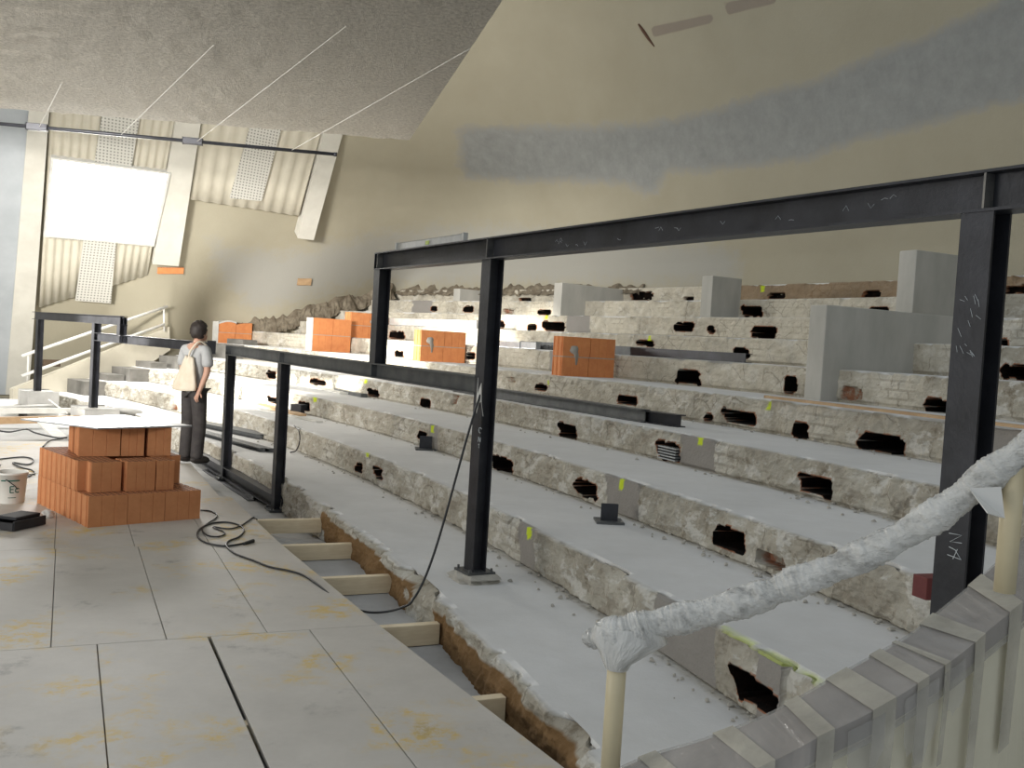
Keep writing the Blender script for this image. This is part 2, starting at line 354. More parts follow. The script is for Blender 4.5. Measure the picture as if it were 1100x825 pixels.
def tier(k):
    r, z = TR[k - 1], TZ[k - 1]; zb = -.26 if k == 1 else TZ[k - 2] - .03
    r2 = TR[k] + .45 if k < 10 else r + .5
    th_hi = math.radians(46.4 if k in (5, 6, 7) else 45.2)
    # right end
    th_lo = math.asin((1.6 - CY) / r) if k <= 3 else theta(onarc((1290, 400), r))
    ths = [th_hi]
    while ths[-1] > th_lo:
        P = pol(r, ths[-1]); d = math.hypot(P[0], P[1]); ths.append(ths[-1] - max(.010, d * .0023) / r)
    ths = np.array(ths); n = len(ths)
    hr = z - zb; nr = 22 if k <= 3 else 16
    prof = [(0., zb + hr * i / nr, 1.) for i in range(nr)] + [(.004, z - .010, 1.), (.016, z - .002, .5)]
    dr = r2 - r
    dn_ = (TR[k] - r) if k < 10 else .4
    prof += [(.04, z, 0.), (.08, z, 0.)] + [(.08 + (dn_ - .14) * i / 6, z, 0.) for i in range(1, 7)] + [(dn_ - .02, z, 0.), (dn_ + .05, z, 0.), (r2 - r, z, 0.)]
    drn = (TR[k] - r) if k < 10 else 9
    prof = [(p[0], p[1], .65 if (p[2] == 0 and p[0] > drn - .05) else p[2]) for p in prof]
    m = len(prof); off = np.array([p[0] for p in prof]); zz = np.array([p[1] for p in prof]); ris = np.array([p[2] for p in prof])
    T, J = np.meshgrid(ths, np.arange(m), indexing='ij')
    Rr = r + off[J]; Z = zz[J].copy()
    X = CX + Rr * np.cos(T); Y = CY + Rr * np.sin(T)
    px = proj(np.stack([X, Y, Z], -1).reshape(-1, 3)).reshape(n, m, 2)
    isr = (J < nr + 2)
    N1 = np.zeros((n, m)); N2 = np.zeros((n, m)); N3 = np.zeros((n, m))
    for i in range(n):
        s = ths[i] * r
        for j in range(m):
            N1[i, j] = npn(s * 9, Z[i, j] * 13, k * 7.3 + off[j] * 5)
            N2[i, j] = npn(s * 2.2, Z[i, j] * 4, k * 3.1 + off[j] * 2)
            N3[i, j] = npn(s * 30, Z[i, j] * 38, k * 5.7 + off[j] * 9)
    hole = np.zeros((n, m)); depth = np.zeros((n, m))
    for (x0, y0, x1, y1, dp) in HOLES[k]:
        # sloped box: keep the box parallel to the nosing
        cx, cyy, hx, hy = (x0 + x1) / 2, (y0 + y1) / 2, (x1 - x0) / 2, (y1 - y0) / 2
        i0 = np.argmin(abs(px[:, 0, 0] - cx)); a = max(0, i0 - 6); b = min(n - 1, i0 + 6)
        sl = (px[b, 0, 1] - px[a, 0, 1]) / (px[b, 0, 0] - px[a, 0, 0])
        hy2 = max(hy - abs(sl) * hx * .55, hy * .6)
        u = (px[..., 0] - cx) / hx; v = (px[..., 1] - cyy - sl * (px[..., 0] - cx)) / hy2
        q = np.maximum(abs(u), abs(v)) + .22 * N1 + .18 * N2
        w = np.clip((.94 - q) / .16, 0, 1) * (J < nr)
        hole = np.maximum(hole, w * (1 if dp > .1 else .35)); depth = np.maximum(depth, (w > .5) * dp)
    deep = depth > .12; ring = deep.copy()
    ring[1:] |= deep[:-1]; ring[:-1] |= deep[1:]; ring[:, 1:] |= deep[:, :-1]; ring[:, :-1] |= deep[:, 1:]
    hole = np.where(ring & ~deep, np.maximum(hole, .72), np.where(deep, 1., hole))
    patch = np.zeros((n, m)); yel = np.zeros((n, m))
    for (x0, y0, x1, y1) in PATCH.get(k, []):
        cx, cyy, hx, hy = (x0 + x1) / 2, (y0 + y1) / 2, (x1 - x0) / 2, (y1 - y0) / 2
        q = np.maximum(abs(px[..., 0] - cx) / hx, .0) + .12 * N1
        patch = np.maximum(patch, (q < 1) * (J < nr + 2) * (J > nr * .12))
    for (x0, y0, x1, y1) in YEL.get(k, []):
        if x1 - x0 > 60:
            q = (px[..., 0] > x0) & (px[..., 0] < x1) & (J >= nr) & (J <= nr + 2); yel = np.maximum(yel, q * np.clip(.18 + .9 * N1 + .6 * N2, 0, .42))
        else:
            yel = np.maximum(yel, (px[..., 0] > x0) & (px[..., 0] < x1) & (px[..., 1] > y0) & (px[..., 1] < y1) & isr)
    amp = np.where(patch > 0, .002, .023 if k < 6 else .014)
    dR = (N1 * amp + N2 * amp * 1.1 + N3 * amp * .45) * isr
    # worn, chipped nosing
    edge = np.clip((J - (nr - 6)) / 6., 0, 1) * isr
    chip = np.clip(N2[:, nr - 4] * 1.6 + N1[:, nr] * 1.2 - .05, 0, 1)[:, None] * .07
    if k == 1: chip = chip * 1.6 + .12 * np.clip(1 - abs(px[:, nr, 0] - 450) / 20., 0, 1)[:, None]
    chip = chip * (1 - patch * .8)
    dR += chip * edge ** 1.5 + (J == nr + 2) * chip * .7
    Z -= chip * np.where((J == nr + 1) | (J == nr), .45, 0) + (J == nr + 2) * chip * .3
    Z += np.where(J >= nr + 3, N2 * .004 + N1 * .002, 0)
    dR = np.where(depth > .12, dR * .15, dR) + depth
    # hollow under the foot of the riser
    dR += np.where(J < 3, .02, 0) * (hole < .1)
    Rr = Rr + dR
    X = CX + Rr * np.cos(T); Y = CY + Rr * np.sin(T)
    V = np.stack([X, Y, Z], -1).reshape(-1, 3)
    fs = [(i * m + j, i * m + j + 1, (i + 1) * m + j + 1, (i + 1) * m + j) for i in range(n - 1) for j in range(m - 1)]
    # right-hand end wall so that the tier is not open from the side
    base = (n - 1) * m
    nv = len(V); V = np.vstack([V, [[X[-1, -1], Y[-1, -1], zb], [X[0, -1], Y[0, -1], zb]]])
    fs.append(tuple(range(base, base + m)) + (nv,)); fs.append(tuple(reversed(range(0, m))) + (nv + 1,)[:0] + (nv + 1,))
    fs[-1] = (nv + 1,) + tuple(reversed(range(0, m)))
    o = mesh_obj('concrete_tier', V, fs, MC, None, False, origin=Vector(pol(r, math.radians(30), zb)))
    me = o.data
    c1 = me.color_attributes.new('masks', 'FLOAT_COLOR', 'POINT'); c2 = me.color_attributes.new('marks', 'FLOAT_COLOR', 'POINT')
    brown = np.zeros((n, m))
    if k == 1: brown = ((px[..., 0] > 344 + 6 * N1) & (px[..., 0] < 700) & (J < nr - 4 + 2 * N2) & (abs(px[:, nr, 0] - 452)[:, None] > 12 + 8 * N1)) * 1.
    if k == 10: brown = ((px[..., 0] > 793) & isr) * .75
    white = np.clip((k - 3.5) / 3., .12, 1) * np.clip(1.25 - np.clip(px[..., 0] - 800, 0, 400) / 330, .15, 1)
    a1 = np.ones((n * m + 2, 4), np.float32); a1[:, :3] = 0; a1[:-2, 0] = hole.ravel(); a1[:-2, 1] = patch.ravel(); a1[:-2, 2] = yel.ravel()
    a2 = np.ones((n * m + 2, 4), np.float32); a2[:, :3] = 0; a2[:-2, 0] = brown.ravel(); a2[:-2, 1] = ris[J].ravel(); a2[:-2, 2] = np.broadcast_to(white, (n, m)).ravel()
    c1.data.foreach_set('color', a1.ravel()); c2.data.foreach_set('color', a2.ravel())
    uvl = me.uv_layers.new(name='UVMap'); vi = np.zeros(len(me.loops), np.int32); me.loops.foreach_get('vertex_index', vi)
    uvv = np.zeros((n * m + 2, 2), np.float32); uvv[:-2, 0] = (T * r).ravel(); uvv[:-2, 1] = (Z + off[J]).ravel()
    uvl.data.foreach_set('uv', uvv[vi].ravel())
    prop(o, TLAB[k - 1], 'concrete step', 'concrete seating tiers')
for k in range(1, 11): tier(k)

# ------------------------------------------------------------------ ground and chipboard floor
AA = -.4327159645
DA = np.array([math.sin(AA), math.cos(AA), 0]); DB = np.array([math.cos(AA), -math.sin(AA), 0])
def ab(a, b, z=0.): return DA * a + DB * b + np.array([0, 0, z])
NG = 130
gv = []; gf = []
for i in range(NG + 1):
    for j in range(NG + 1):
        x = -28 + 42 * i / NG; y = -2 + 32 * j / NG
        w_ = min(1, max(0, (y + .45 * x - 7.4) / .7)); gv.append((x, y, -.150 - .09 * w_ * w_ * (3 - 2 * w_) + (.004 + .022 * w_) * npn(x * 1.9, y * 1.9, 3)))
gf = [(i * (NG + 1) + j, (i + 1) * (NG + 1) + j, (i + 1) * (NG + 1) + j + 1, i * (NG + 1) + j + 1) for i in range(NG) for j in range(NG)]
prop(mesh_obj('floor', gv, gf, M_GROUND, None, True, origin=False), 'dusty grey concrete floor in the pit under the chipboard', None, None, 'structure')
def bedge(a):   # right edge of the sheeting (cut to follow the tiers)
    return 1.846 - (a - 3.28) * .0817 if a < 4.95 else (1.71 - (a - 4.95) * .053 if a < 7.83 else 1.557 - (a - 7.83) * .018)
def sheet(a0, a1, b0, b1, label, cut=False, g=.002, b1b=None, dz=0.):
    q = [(a0 + g, b0 + g), (a0 + g, (bedge(a0) if cut else b1) - g), (a1 - g, (bedge(a1) if cut else (b1 if b1b is None else b1b)) - g), (a1 - g, b0 + g)]
    mb = MB(); mb.hexa([ab(a, b, -.022 + dz) for a, b in q], [ab(a, b, dz) for a, b in q])
    o = mb.build('chipboard_sheet', M_CHIP); bm = bmesh.new(); bm.from_mesh(o.data)
    bmesh.ops.bevel(bm, geom=bm.edges[:], offset=.002, segments=1, affect='EDGES'); bm.to_mesh(o.data); bm.free()
    prop(o, label, 'floor sheet', 'chipboard floor sheets')
sheet(2.95, 5.28, 1.29, 1.8, 'foreground chipboard sheet with yellow stains along the open joist gap', True)
sheet(2.95, 5.28, .757, 1.29, 'foreground chipboard sheet right of the widest dark joint', g=.003)
sheet(2.95, 5.28, .20, .745, 'foreground chipboard sheet left of the widest dark joint', g=.003)
sheet(2.95, 5.28, -.36, .20, 'foreground chipboard sheet in the bottom left corner, smudged grey')
sheet(5.28, 7.56, 1.058, 1.6, 'chipboard sheet under the coiled black cable, edge over the joists', True)
sheet(5.28, 7.56, .537, 1.058, 'chipboard sheet in front of the right end of the orange block pile')
sheet(5.28, 7.56, -.012, .537, 'chipboard sheet in front of the left corner of the orange block pile')
sheet(5.28, 7.56, -.56, -.012, 'chipboard sheet in front of the black tray at the left edge')
sheet(7.56, 9.72, 1.05, 1.5, 'chipboard sheet beside the right end of the orange block pile', True)
sheet(7.56, 9.72, .515, 1.05, 'chipboard sheet under the front of the orange block pile')
sheet(7.56, 9.72, -.02, .515, 'chipboard sheet under the left side of the orange block pile')
sheet(7.56, 9.72, -.60, -.02, 'chipboard sheet under the white bucket at the left edge')
sheet(9.72, 12.1, .90, 1.42, 'narrow chipboard sheet the standing person stands on', b1b=1.41)
sheet(9.72, 12.1, .36, .90, 'chipboard sheet just behind the orange block pile')
sheet(9.72, 12.1, -.6, .36, 'far left chipboard sheet with black cable loops')
sheet(12.1, 14.2, -1.3, .2, 'farthest left chipboard sheet in front of the stacked planks')
# joists
for i, (p, L) in enumerate([((346, 557.6), 'farthest sawn timber joist, by the foot of the steel post'), ((380, 584), 'second sawn timber joist from the steel post'), ((423.5, 618), 'middle sawn timber joist, under the drooping black cable'),
                            ((473, 670), 'fourth sawn timber joist, short end at the broken notch'), ((544, 749), 'nearest sawn timber joist, only its end showing')]):
    P = onz(p, -.022); a = P @ DA; b = P @ DB
    mb = MB(); mb.box(ab(a - .0 + .03, b - 1.0, -.022 - .062), DB * 1.0, DA * .03, np.array([0, 0, .062]), .004)
    prop(mb.build('timber_joist', M_WOOD), L, 'joist', 'timber joists under the chipboard')

# ------------------------------------------------------------------ walls
RM = np.array([math.sin(math.radians(45)), -math.cos(math.radians(45))])     # inward normal of the side wall
RH = np.array([math.cos(math.radians(45)), math.sin(math.radians(45))])
PN = np.array([.434, -.715, -.548]); PN /= np.linalg.norm(PN); PP = np.array([-7.812, 21.759, 2.86])
PH = np.array([.855, .519, 0]); PH /= np.linalg.norm(PH); PU = np.cross(PN, PH); PU = PU if PU[2] > 0 else -PU
def ztier(r): 
    return float(np.interp(r, TR, TZ))
def o_left(r, z):
    rad = np.array([CX, CY]) + RH * r
    o = (-(PN[:2] @ (rad - PP[:2])) - PN[2] * (z - PP[2])) / (PN[:2] @ RM)
    if r > 42.9:
        w = min(1, (r - 42.9) / 1.0); b_ = .82 * (z - ztier(r) + .22); h_ = max(1.2 - abs(o - b_), 0) / 1.2; t = min(o, b_) - h_ * h_ * .3; t = .5 * (t + math.sqrt(t * t + .09)) - .05; q_ = min(1, max(0, (z - ztier(r) - .35) / 2.9)); t -= .85 * math.exp(-((r - 45.5) / 1.0) ** 2) * (1 - q_ * q_ * (3 - 2 * q_)); return o * (1 - w) + t * w
    return o
def dist_in(p, z):
    v = p - np.array([CX, CY]); r = v @ RH
    dl = v @ RM - o_left(r, z)
    db = 50.2 - math.tan(math.radians(15)) * max(0, z - 3.4) - math.hypot(v[0], v[1])
    k = .25 + 1.25 * max(0, z - 2.7)
    h = max(k - abs(dl - db), 0) / k
    return min(dl, db) - h * h * k * .25
Q0 = np.array([0., 14.])
POLYS = {
 'band': [(491, 136), (520, 133), (560, 134), (640, 134), (700, 130), (760, 118), (830, 95), (880, 84), (930, 60), (1000, 34), (1062, 4), (1110, -30), (1110, 108), (1050, 120), (985, 140), (930, 150), (870, 172), (800, 182), (760, 186), (718, 186), (706, 208), (690, 209), (675, 200), (600, 196), (560, 197), (500, 193), (491, 180)],
 'low': [(218, 255), (232, 250), (250, 262), (330, 262), (392, 246), (470, 236), (560, 236), (700, 250), (800, 262), (800, 312), (400, 312), (270, 342), (226, 300)],
 'brown': [(699, 29), (765, 15), (767, 24), (702, 40)], 'brown2': [(777, 3), (832, -6), (834, 3), (782, 16)],
 'crack': [(686, 27), (689, 26), (703, 49), (701, 50)],
}
def poly_sd(P, poly):
    poly = np.array(poly, float); n = len(poly); d = np.full(len(P), 1e9); ins = np.zeros(len(P), bool)
    for i in range(n):
        a, b = poly[i], poly[(i + 1) % n]; e = b - a; w = P - a
        t = np.clip((w @ e) / (e @ e), 0, 1); d = np.minimum(d, np.linalg.norm(w - t[:, None] * e, axis=1))
        c = ((a[1] > P[:, 1]) != (b[1] > P[:, 1])) & (P[:, 0] < (b[0] - a[0]) * (P[:, 1] - a[1]) / (b[1] - a[1] + 1e-12) + a[0]); ins ^= c
    return np.where(ins, d, -d)
def back_wall():
    phs = []; ph = math.radians(212)
    while ph > math.radians(-62):
        phs.append(ph); ph -= math.radians(.42 if math.radians(2) < ph < math.radians(165) else 1.2)
    zs = list(np.arange(-.3, 9.01, .085)); n, m = len(phs), len(zs); V = np.zeros((n, m, 3))
    for i, ph in enumerate(phs):
        d = np.array([math.cos(ph), math.sin(ph)]); t = 9.
        for j, z in enumerate(zs):
            lo, hi = 0., 40.
            # bracket round the previous hit
            for _ in range(34):
                mid = (lo + hi) / 2
                if dist_in(Q0 + d * mid, z) > 0: lo = mid
                else: hi = mid
            V[i, j] = (*(Q0 + d * lo), z)
    P = V.reshape(-1, 3)
    fs = [(i * m + j, (i + 1) * m + j, (i + 1) * m + j + 1, i * m + j + 1) for i in range(n - 1) for j in range(m - 1)]
    o = mesh_obj('wall_back', P, fs, M_WALL, None, True, origin=False); prop(o, 'cream plaster auditorium wall leaning inward, broad grey plaster band', None, None, 'structure')
    ok = (P - EYE) @ FW > .5; px = np.where(ok[:, None], proj(P), -9999)
    a = np.ones((len(P), 4), np.float32); a[:, :3] = 0
    a[:, 0] = np.clip(.47 + poly_sd(px, POLYS['band']) * .011, 0, 1)
    a[:, 1] = np.clip(.40 + poly_sd(px, POLYS['low']) * .012, 0, 1)
    a[:, 2] = np.clip(.5 + np.maximum.reduce([poly_sd(px, POLYS[q]) for q in ('brown', 'brown2')]) * .12, 0, 1)
    o.data.color_attributes.new('masks', 'FLOAT_COLOR', 'POINT').data.foreach_set('color', a.ravel())
back_wall()
# dark scratch in the plaster
d0 = [onarc(p, 50.2 - .268 * 3.3) for p in ((687, 27), (692, 33), (698, 42), (703, 49))]
def inset(P, e): v = np.array([CX - P[0], CY - P[1], 0]); return P + unit(v) * e
def wallpt(p):    # ray hit with the finished wall
    d = ray(p); lo, hi = 3., 45.
    for _ in range(50):
        mid = (lo + hi) / 2; P = EYE + d * mid
        if dist_in(P[:2], P[2]) > 0: lo = mid
        else: hi = mid
    return EYE + d * lo
mb = MB(); mb.tube([wallpt(p) for p in ((686, 26), (691, 33), (697, 42), (703, 50))], [.02, .035, .03, .012], 6)
prop(mb.build('wall_gouge', simple('dark_gouge', (.10, .05, .03), rough=.9)), 'short dark slanting gouge in the cream back wall', 'gouge')
# bricks let into the side wall
for p0, p1, L, mt in (((169, 287), (196, 293), 'bare orange brick exposed at the foot of the wall rib', M_CLAYP), ((319, 299), (333, 305), 'small tan brick showing in the plaster right of the ribs', M_WOODS)):
    a = wallpt((p0[0], p1[1])); b = wallpt((p1[0], p1[1])); c_ = wallpt((p0[0], p0[1])); e = unit(b - a); u = unit(c_ - a - e * ((c_ - a) @ e)); nn = np.cross(e, u)
    mb = MB(); mb.box((a + b) / 2 + u * np.linalg.norm(c_ - a) / 2, e * np.linalg.norm(b - a) / 2, u * np.linalg.norm(c_ - a) / 2, nn * .05, .008)
    prop(mb.build('exposed_brick', mt), L, 'brick')
def plp(p, off=0.): return onplane(p, PP + PN * off, PN)
def rib(quad, label, dep=.20):
    """quad: px tl, tr, br, bl of the room-side face"""
    f = [plp(q, dep) for q in quad]; b = [q - PN * (dep + .12) for q in f]
    mb = MB(); mb.hexa([b[3], b[2], f[2], f[3]], [b[0], b[1], f[1], f[0]])
    o = mb.build('wall_rib', M_RIB); prop(o, label, 'wall rib', 'leaning ribs on the side wall'); return o
rib([(36, 60), (57, 60), (31, 424), (6, 424)], 'leaning white wall rib nearest the stage, left of the bright window')
rib([(200, 60), (227, 60), (192, 286), (164, 284)], 'leaning cream wall rib just right of the bright window')
rib([(368, 60), (391, 60), (337, 258), (320, 256)], 'leaning cream wall rib right of the second corrugated panel')
def corr(quad, label, waves, amp=.028, off=.10):
    q = [plp(p, off) for p in quad]; n = waves * 8; m = 6; V = []
    for i in range(n + 1):
        s = i / n
        for j in range(m + 1):
            t = j / m; P = (q[0] * (1 - s) + q[1] * s) * (1 - t) + (q[3] * (1 - s) + q[2] * s) * t
            V.append(P + PN * amp * (math.tanh(2.2 * math.sin(s * waves * 2 * math.pi)) * .5))
    fs = [(i * (m + 1) + j, (i + 1) * (m + 1) + j, (i + 1) * (m + 1) + j + 1, i * (m + 1) + j + 1) for i in range(n) for j in range(m)]
    k = len(V); V += [v - PN * .06 for v in V]
    fs += [tuple(k + i for i in reversed(f)) for f in fs]
    for j in range(m): fs += [(j, j + 1, k + j + 1, k + j), (n * (m + 1) + j + 1, n * (m + 1) + j, k + n * (m + 1) + j, k + n * (m + 1) + j + 1)]
    for i in range(n): fs += [((i + 1) * (m + 1), i * (m + 1), k + i * (m + 1), k + (i + 1) * (m + 1)), (i * (m + 1) + m, (i + 1) * (m + 1) + m, k + (i + 1) * (m + 1) + m, k + i * (m + 1) + m)]
    o = fixn(mesh_obj('corrugated_panel', V, fs, M_CREAM, None, True)); prop(o, label, 'wall panel', 'corrugated wall panels')
corr([(57, 60), (200, 60), (158, 296), (42, 330)], 'cream corrugated wall panel around the bright window', 14)
corr([(227, 60), (368, 60), (321, 232), (204, 214)], 'cream corrugated wall panel between the two right ribs', 9)
def perf(quad, label):
    q = [plp(p, .155) for p in quad]; b = [x - PN * .05 for x in q]
    mb = MB(); mb.hexa([b[3], b[2], q[2], q[3]], [b[0], b[1], q[1], q[0]])
    o = mb.build('acoustic_board', M_PERF); me = o.data; uv = me.uv_layers.new(name='UVMap'); ol = np.array(o.location)
    for lp in me.loops:
        P = np.array(me.vertices[lp.vertex_index].co) + ol; uv.data[lp.index].uv = ((P - q[3]) @ unit(q[2] - q[3]), (P - q[3]) @ unit(q[0] - q[3]))
    prop(o, label, 'wall panel', 'perforated acoustic panels')
perf([(117, 80), (158, 82), (141, 181), (101, 178)], 'perforated white panel above the bright window')
perf([(90, 256), (125, 259), (119, 326), (81, 323)], 'perforated white panel below the bright window')
perf([(285, 80), (318, 82), (281, 216), (247, 213)], 'perforated cream panel in the bay right of the window')
# window: frame + luminous pane
wq = [(58, 171), (180, 187), (163, 262), (50, 252)]
f_ = [plp(p, .20) for p in wq]; fb = [p - PN * .14 for p in f_]
mb = MB(); mb.hexa([fb[3], fb[2], f_[2], f_[3]], [fb[0], fb[1], f_[1], f_[0]])
w = mb.build('window_1', M_PANE); prop(w, 'overexposed bright window in the leaning side wall', None, None, 'structure')
cen = sum(f_) / 4; fo = [p + unit(p - cen) * .07 for p in f_]
mb = MB()
for i in range(4):
    j = (i + 1) % 4
    mb.hexa([fo[i] - PN * .12, fo[j] - PN * .12, f_[j] - PN * .12, f_[i] - PN * .12], [fo[i] + PN * .03, fo[j] + PN * .03, f_[j] + PN * .03, f_[i] + PN * .03])
mb.build('window_frame', M_WHITE, w)
# grey wall left of the first rib
g0, g1 = onz((-60, 425), 0.), onz((14, 424), 0.)
q = [plp((14, 60), .12), plp((14, 424), .12), plp((-80, 424), .12), plp((-80, 60), .12)]
mb = MB(); mb.hexa([q[1], q[2], q[2] - PN * .1, q[1] - PN * .1], [plp((42, 60), .12), q[3], q[3] - PN * .1, plp((42, 60), .02)])
prop(mb.build('wall_left', M_GREYW), 'grey-blue painted side wall at the left edge', None, None, 'structure')

# stringer wall, handrail and aisle steps along the side wall
SWN = np.array([*RM, 0]); SW0 = np.array([CX, CY, 0]) + SWN * .02
def sw(p, off=0.): return onplane(p, SW0 + SWN * off, SWN)
poly = [(14, 418), (182, 351), (183, 376), (156, 394), (109, 410), (62, 430), (30, 436), (14, 436)]
f_ = [sw(p, .0) for p in poly]
mb = MB(); n = len(f_); b_ = [p - SWN * .2 for p in f_]
mb.add(f_ + b_, [tuple(range(n)), tuple(range(2 * n - 1, n - 1, -1))] + [(i, n + i, n + (i + 1) % n, (i + 1) % n) for i in range(n)])
prop(mb.build('stringer_wall', M_CREAM), 'low cream sloping wall under the white handrail at the side aisle', 'low wall')
hr = empty('handrail', sw((100, 425)), 'white two-bar handrail climbing the side wall by the aisle', 'handrail')
for a, b, nm in (((23, 382.5), (180, 329), 'rail'), ((23, 404), (176, 348.5), 'rail')):
    mb = MB(); mb.tube([sw(a, .10), sw(b, .10)], .032, 10); mb.build(nm, M_WHITE, hr, True)
for a, b in (((30.5, 379), (29.5, 409)), ((176, 330), (176.5, 356)), ((103, 356), (102, 384))):
    mb = MB(); mb.tube([sw(b, .06), sw(a, .09)], .022, 8); mb.build('post', M_WHITE, hr, True)
mb = MB(); c_ = sw((55, 390), .03); mb.box(c_, np.array([*RH, 0]) * .17, SWN * .05, np.array([0, 0, .07]))
prop(mb.build('wall_recess_box', simple('dark_brown_box', (.07, .045, .025), rough=.8)), 'small dark brown box on the cream wall behind the left steel post', 'box')
for k in (2, 3, 4, 5):
    r, z0, z1 = TR[k - 1], TZ[k - 2], TZ[k - 1]; t1 = math.radians(44.95); wd = .95 / r
    mb = MB()
    for (ra, rb, za, zb, ww) in ((r - .42, r + .02, z0, z1 - .01, wd), (r + .10, r + .46, z1 - .01, z1 + (.13 if k < 5 else .12), wd * .8)):
        q = [pol(ra, t1 - ww), pol(ra, t1), pol(rb, t1), pol(rb, t1 - ww)]
        mb.hexa([(p[0], p[1], za) for p in q], [(p[0], p[1], zb) for p in q])
    prop(mb.build('aisle_step', M_CONCD), 'grey concrete aisle step block at the left end of the %s tier' % ORD[k - 1], 'step', 'aisle step blocks')
# rubble mortar edge where the tiers meet the side wall and the back wall
random.seed(3)
def rubble(pts, inw, name, label, up, dn, seed):
    mb = MB(); P = spline(pts, 26); V = []; m = 7
    for i, p in enumerate(P):
        h = up * (.55 + .8 * max(-.6, npn(i * .09, seed, 1)) + .45 * npn(i * .22, seed, 4))
        for j in range(m):
            t = j / (m - 1); dd = (.03 + .16 * (1 - t)) * (1 + .6 * npn(i * .12, t * 3, seed) + .35 * npn(i * .3, t * 6, seed)) if j < m - 1 else -.03
            V.append(p + inw * dd + np.array([0, 0, -dn + (dn + h) * t + .05 * npn(i * .21, j * .9, seed)]))
    mb.add(V, [(i * m + j, (i + 1) * m + j, (i + 1) * m + j + 1, i * m + j + 1) for i in range(len(P) - 1) for j in range(m - 1)])
    prop(mb.build(name, M_RUBBLE), label, 'rubble')
pts = []
for (x, y) in ((236, 352), (262, 347), (280, 343), (300, 341), (322, 334), (345, 329), (362, 321), (385, 318), (405, 311), (420, 307)):
    pts.append(wallpt((x, y)))
rubble(pts, np.array([.7, -.7, 0]), 'mortar_ridge', 'rough brown stepped mortar ridge where the tiers meet the side wall', .22, .35, 2.5)
pts = [pol(50.19, math.radians(t), TZ[9] + .02) for t in np.linspace(45.0, 34.5, 14)]
rubble(pts, np.array([-.8, -.6, 0]), 'mortar_ridge', 'low crumbling mortar ridge along the back wall above the top tier', .13, .15, 7.5)

# ------------------------------------------------------------------ radial concrete cheek walls and clay piers
def radial(corner, top, k, r0, r1, name, mat, label, cat, group=None, th=.25):
    P = onarc(corner, r0); t0 = theta(P); t1 = t0 + th / r0; zt = atdist(top, math.hypot(P[0], P[1]))[2]; zb = TZ[k - 1] - .03
    q = [pol(r0, t0), pol(r1, t0), pol(r1, t1), pol(r0, t1)]
    mb = MB(); cen = sum(q) / 4 + np.array([0, 0, (zb + zt) / 2])
    mb.box(cen, (q[1] - q[0]) / 2, (q[3] - q[0]) / 2, np.array([0, 0, (zt - zb) / 2]), .012)
    o = mb.build(name, mat); prop(o, label, cat, group); return o
G = 'concrete cheek walls'
radial((493.5, 324), (494, 310), 9, TR[8] + .3, TR[9] + .08, 'cheek_wall', M_CONCF, 'smallest concrete cheek wall, on the upper tiers left of the tall middle post', 'low wall', G)
radial((602, 339), (602, 303.5), 8, TR[7] + .36, TR[9] + .05, 'cheek_wall', M_CONCF, 'long concrete cheek wall above the right-hand orange pier', 'low wall', G)
radial((763, 340), (763, 296), 8, TR[7] + .38, TR[8] + .03, 'cheek_wall', M_CONCF, 'short squarish concrete cheek wall near the top right of the tiers', 'low wall', G)
radial((977.5, 368), (977, 268), 7, TR[6] + .6, TR[8] - .1, 'cheek_wall', M_CONCF, 'tallest concrete cheek wall, just left of the near steel post', 'low wall', G)
radial((881, 431), (882, 327), 5, TR[5] - .22, TR[6] + .62, 'cheek_wall', M_CONCF, 'nearest concrete cheek wall, stepping down to the wooden batten', 'low wall', G, .24)

def blockmesh(mb, o, ex, ey, h, lx, ly, ribs=True):
    """hollow clay block footprint lx (along ex) x ly (along ey), ribbed on the ex ends"""
    n = max(3, int(ly / .05)); poly = [(0, 0), (lx * .33, 0), (lx * .33 + .003, .004), (lx * .33 + .006, 0), (lx * .66, 0), (lx * .66 + .003, .004), (lx * .66 + .006, 0), (lx, 0)]
    d = .010
    for i in range(n):
        a, b = ly * (i + .15) / n, ly * (i + .85) / n; poly += [(lx, a), (lx - d, a + .004), (lx - d, b - .004), (lx, b)] if i % 2 else []
    poly += [(lx, ly), (0, ly)]
    for i in reversed(range(n)):
        a, b = ly * (i + .15) / n, ly * (i + .85) / n; poly += [(0, b), (d, b - .004), (d, a + .004), (0, a)] if i % 2 == 0 else []
    mb.prism(poly, o, ex, ey, (0, 0, h))
ez_ = np.array([0, 0, 1.])
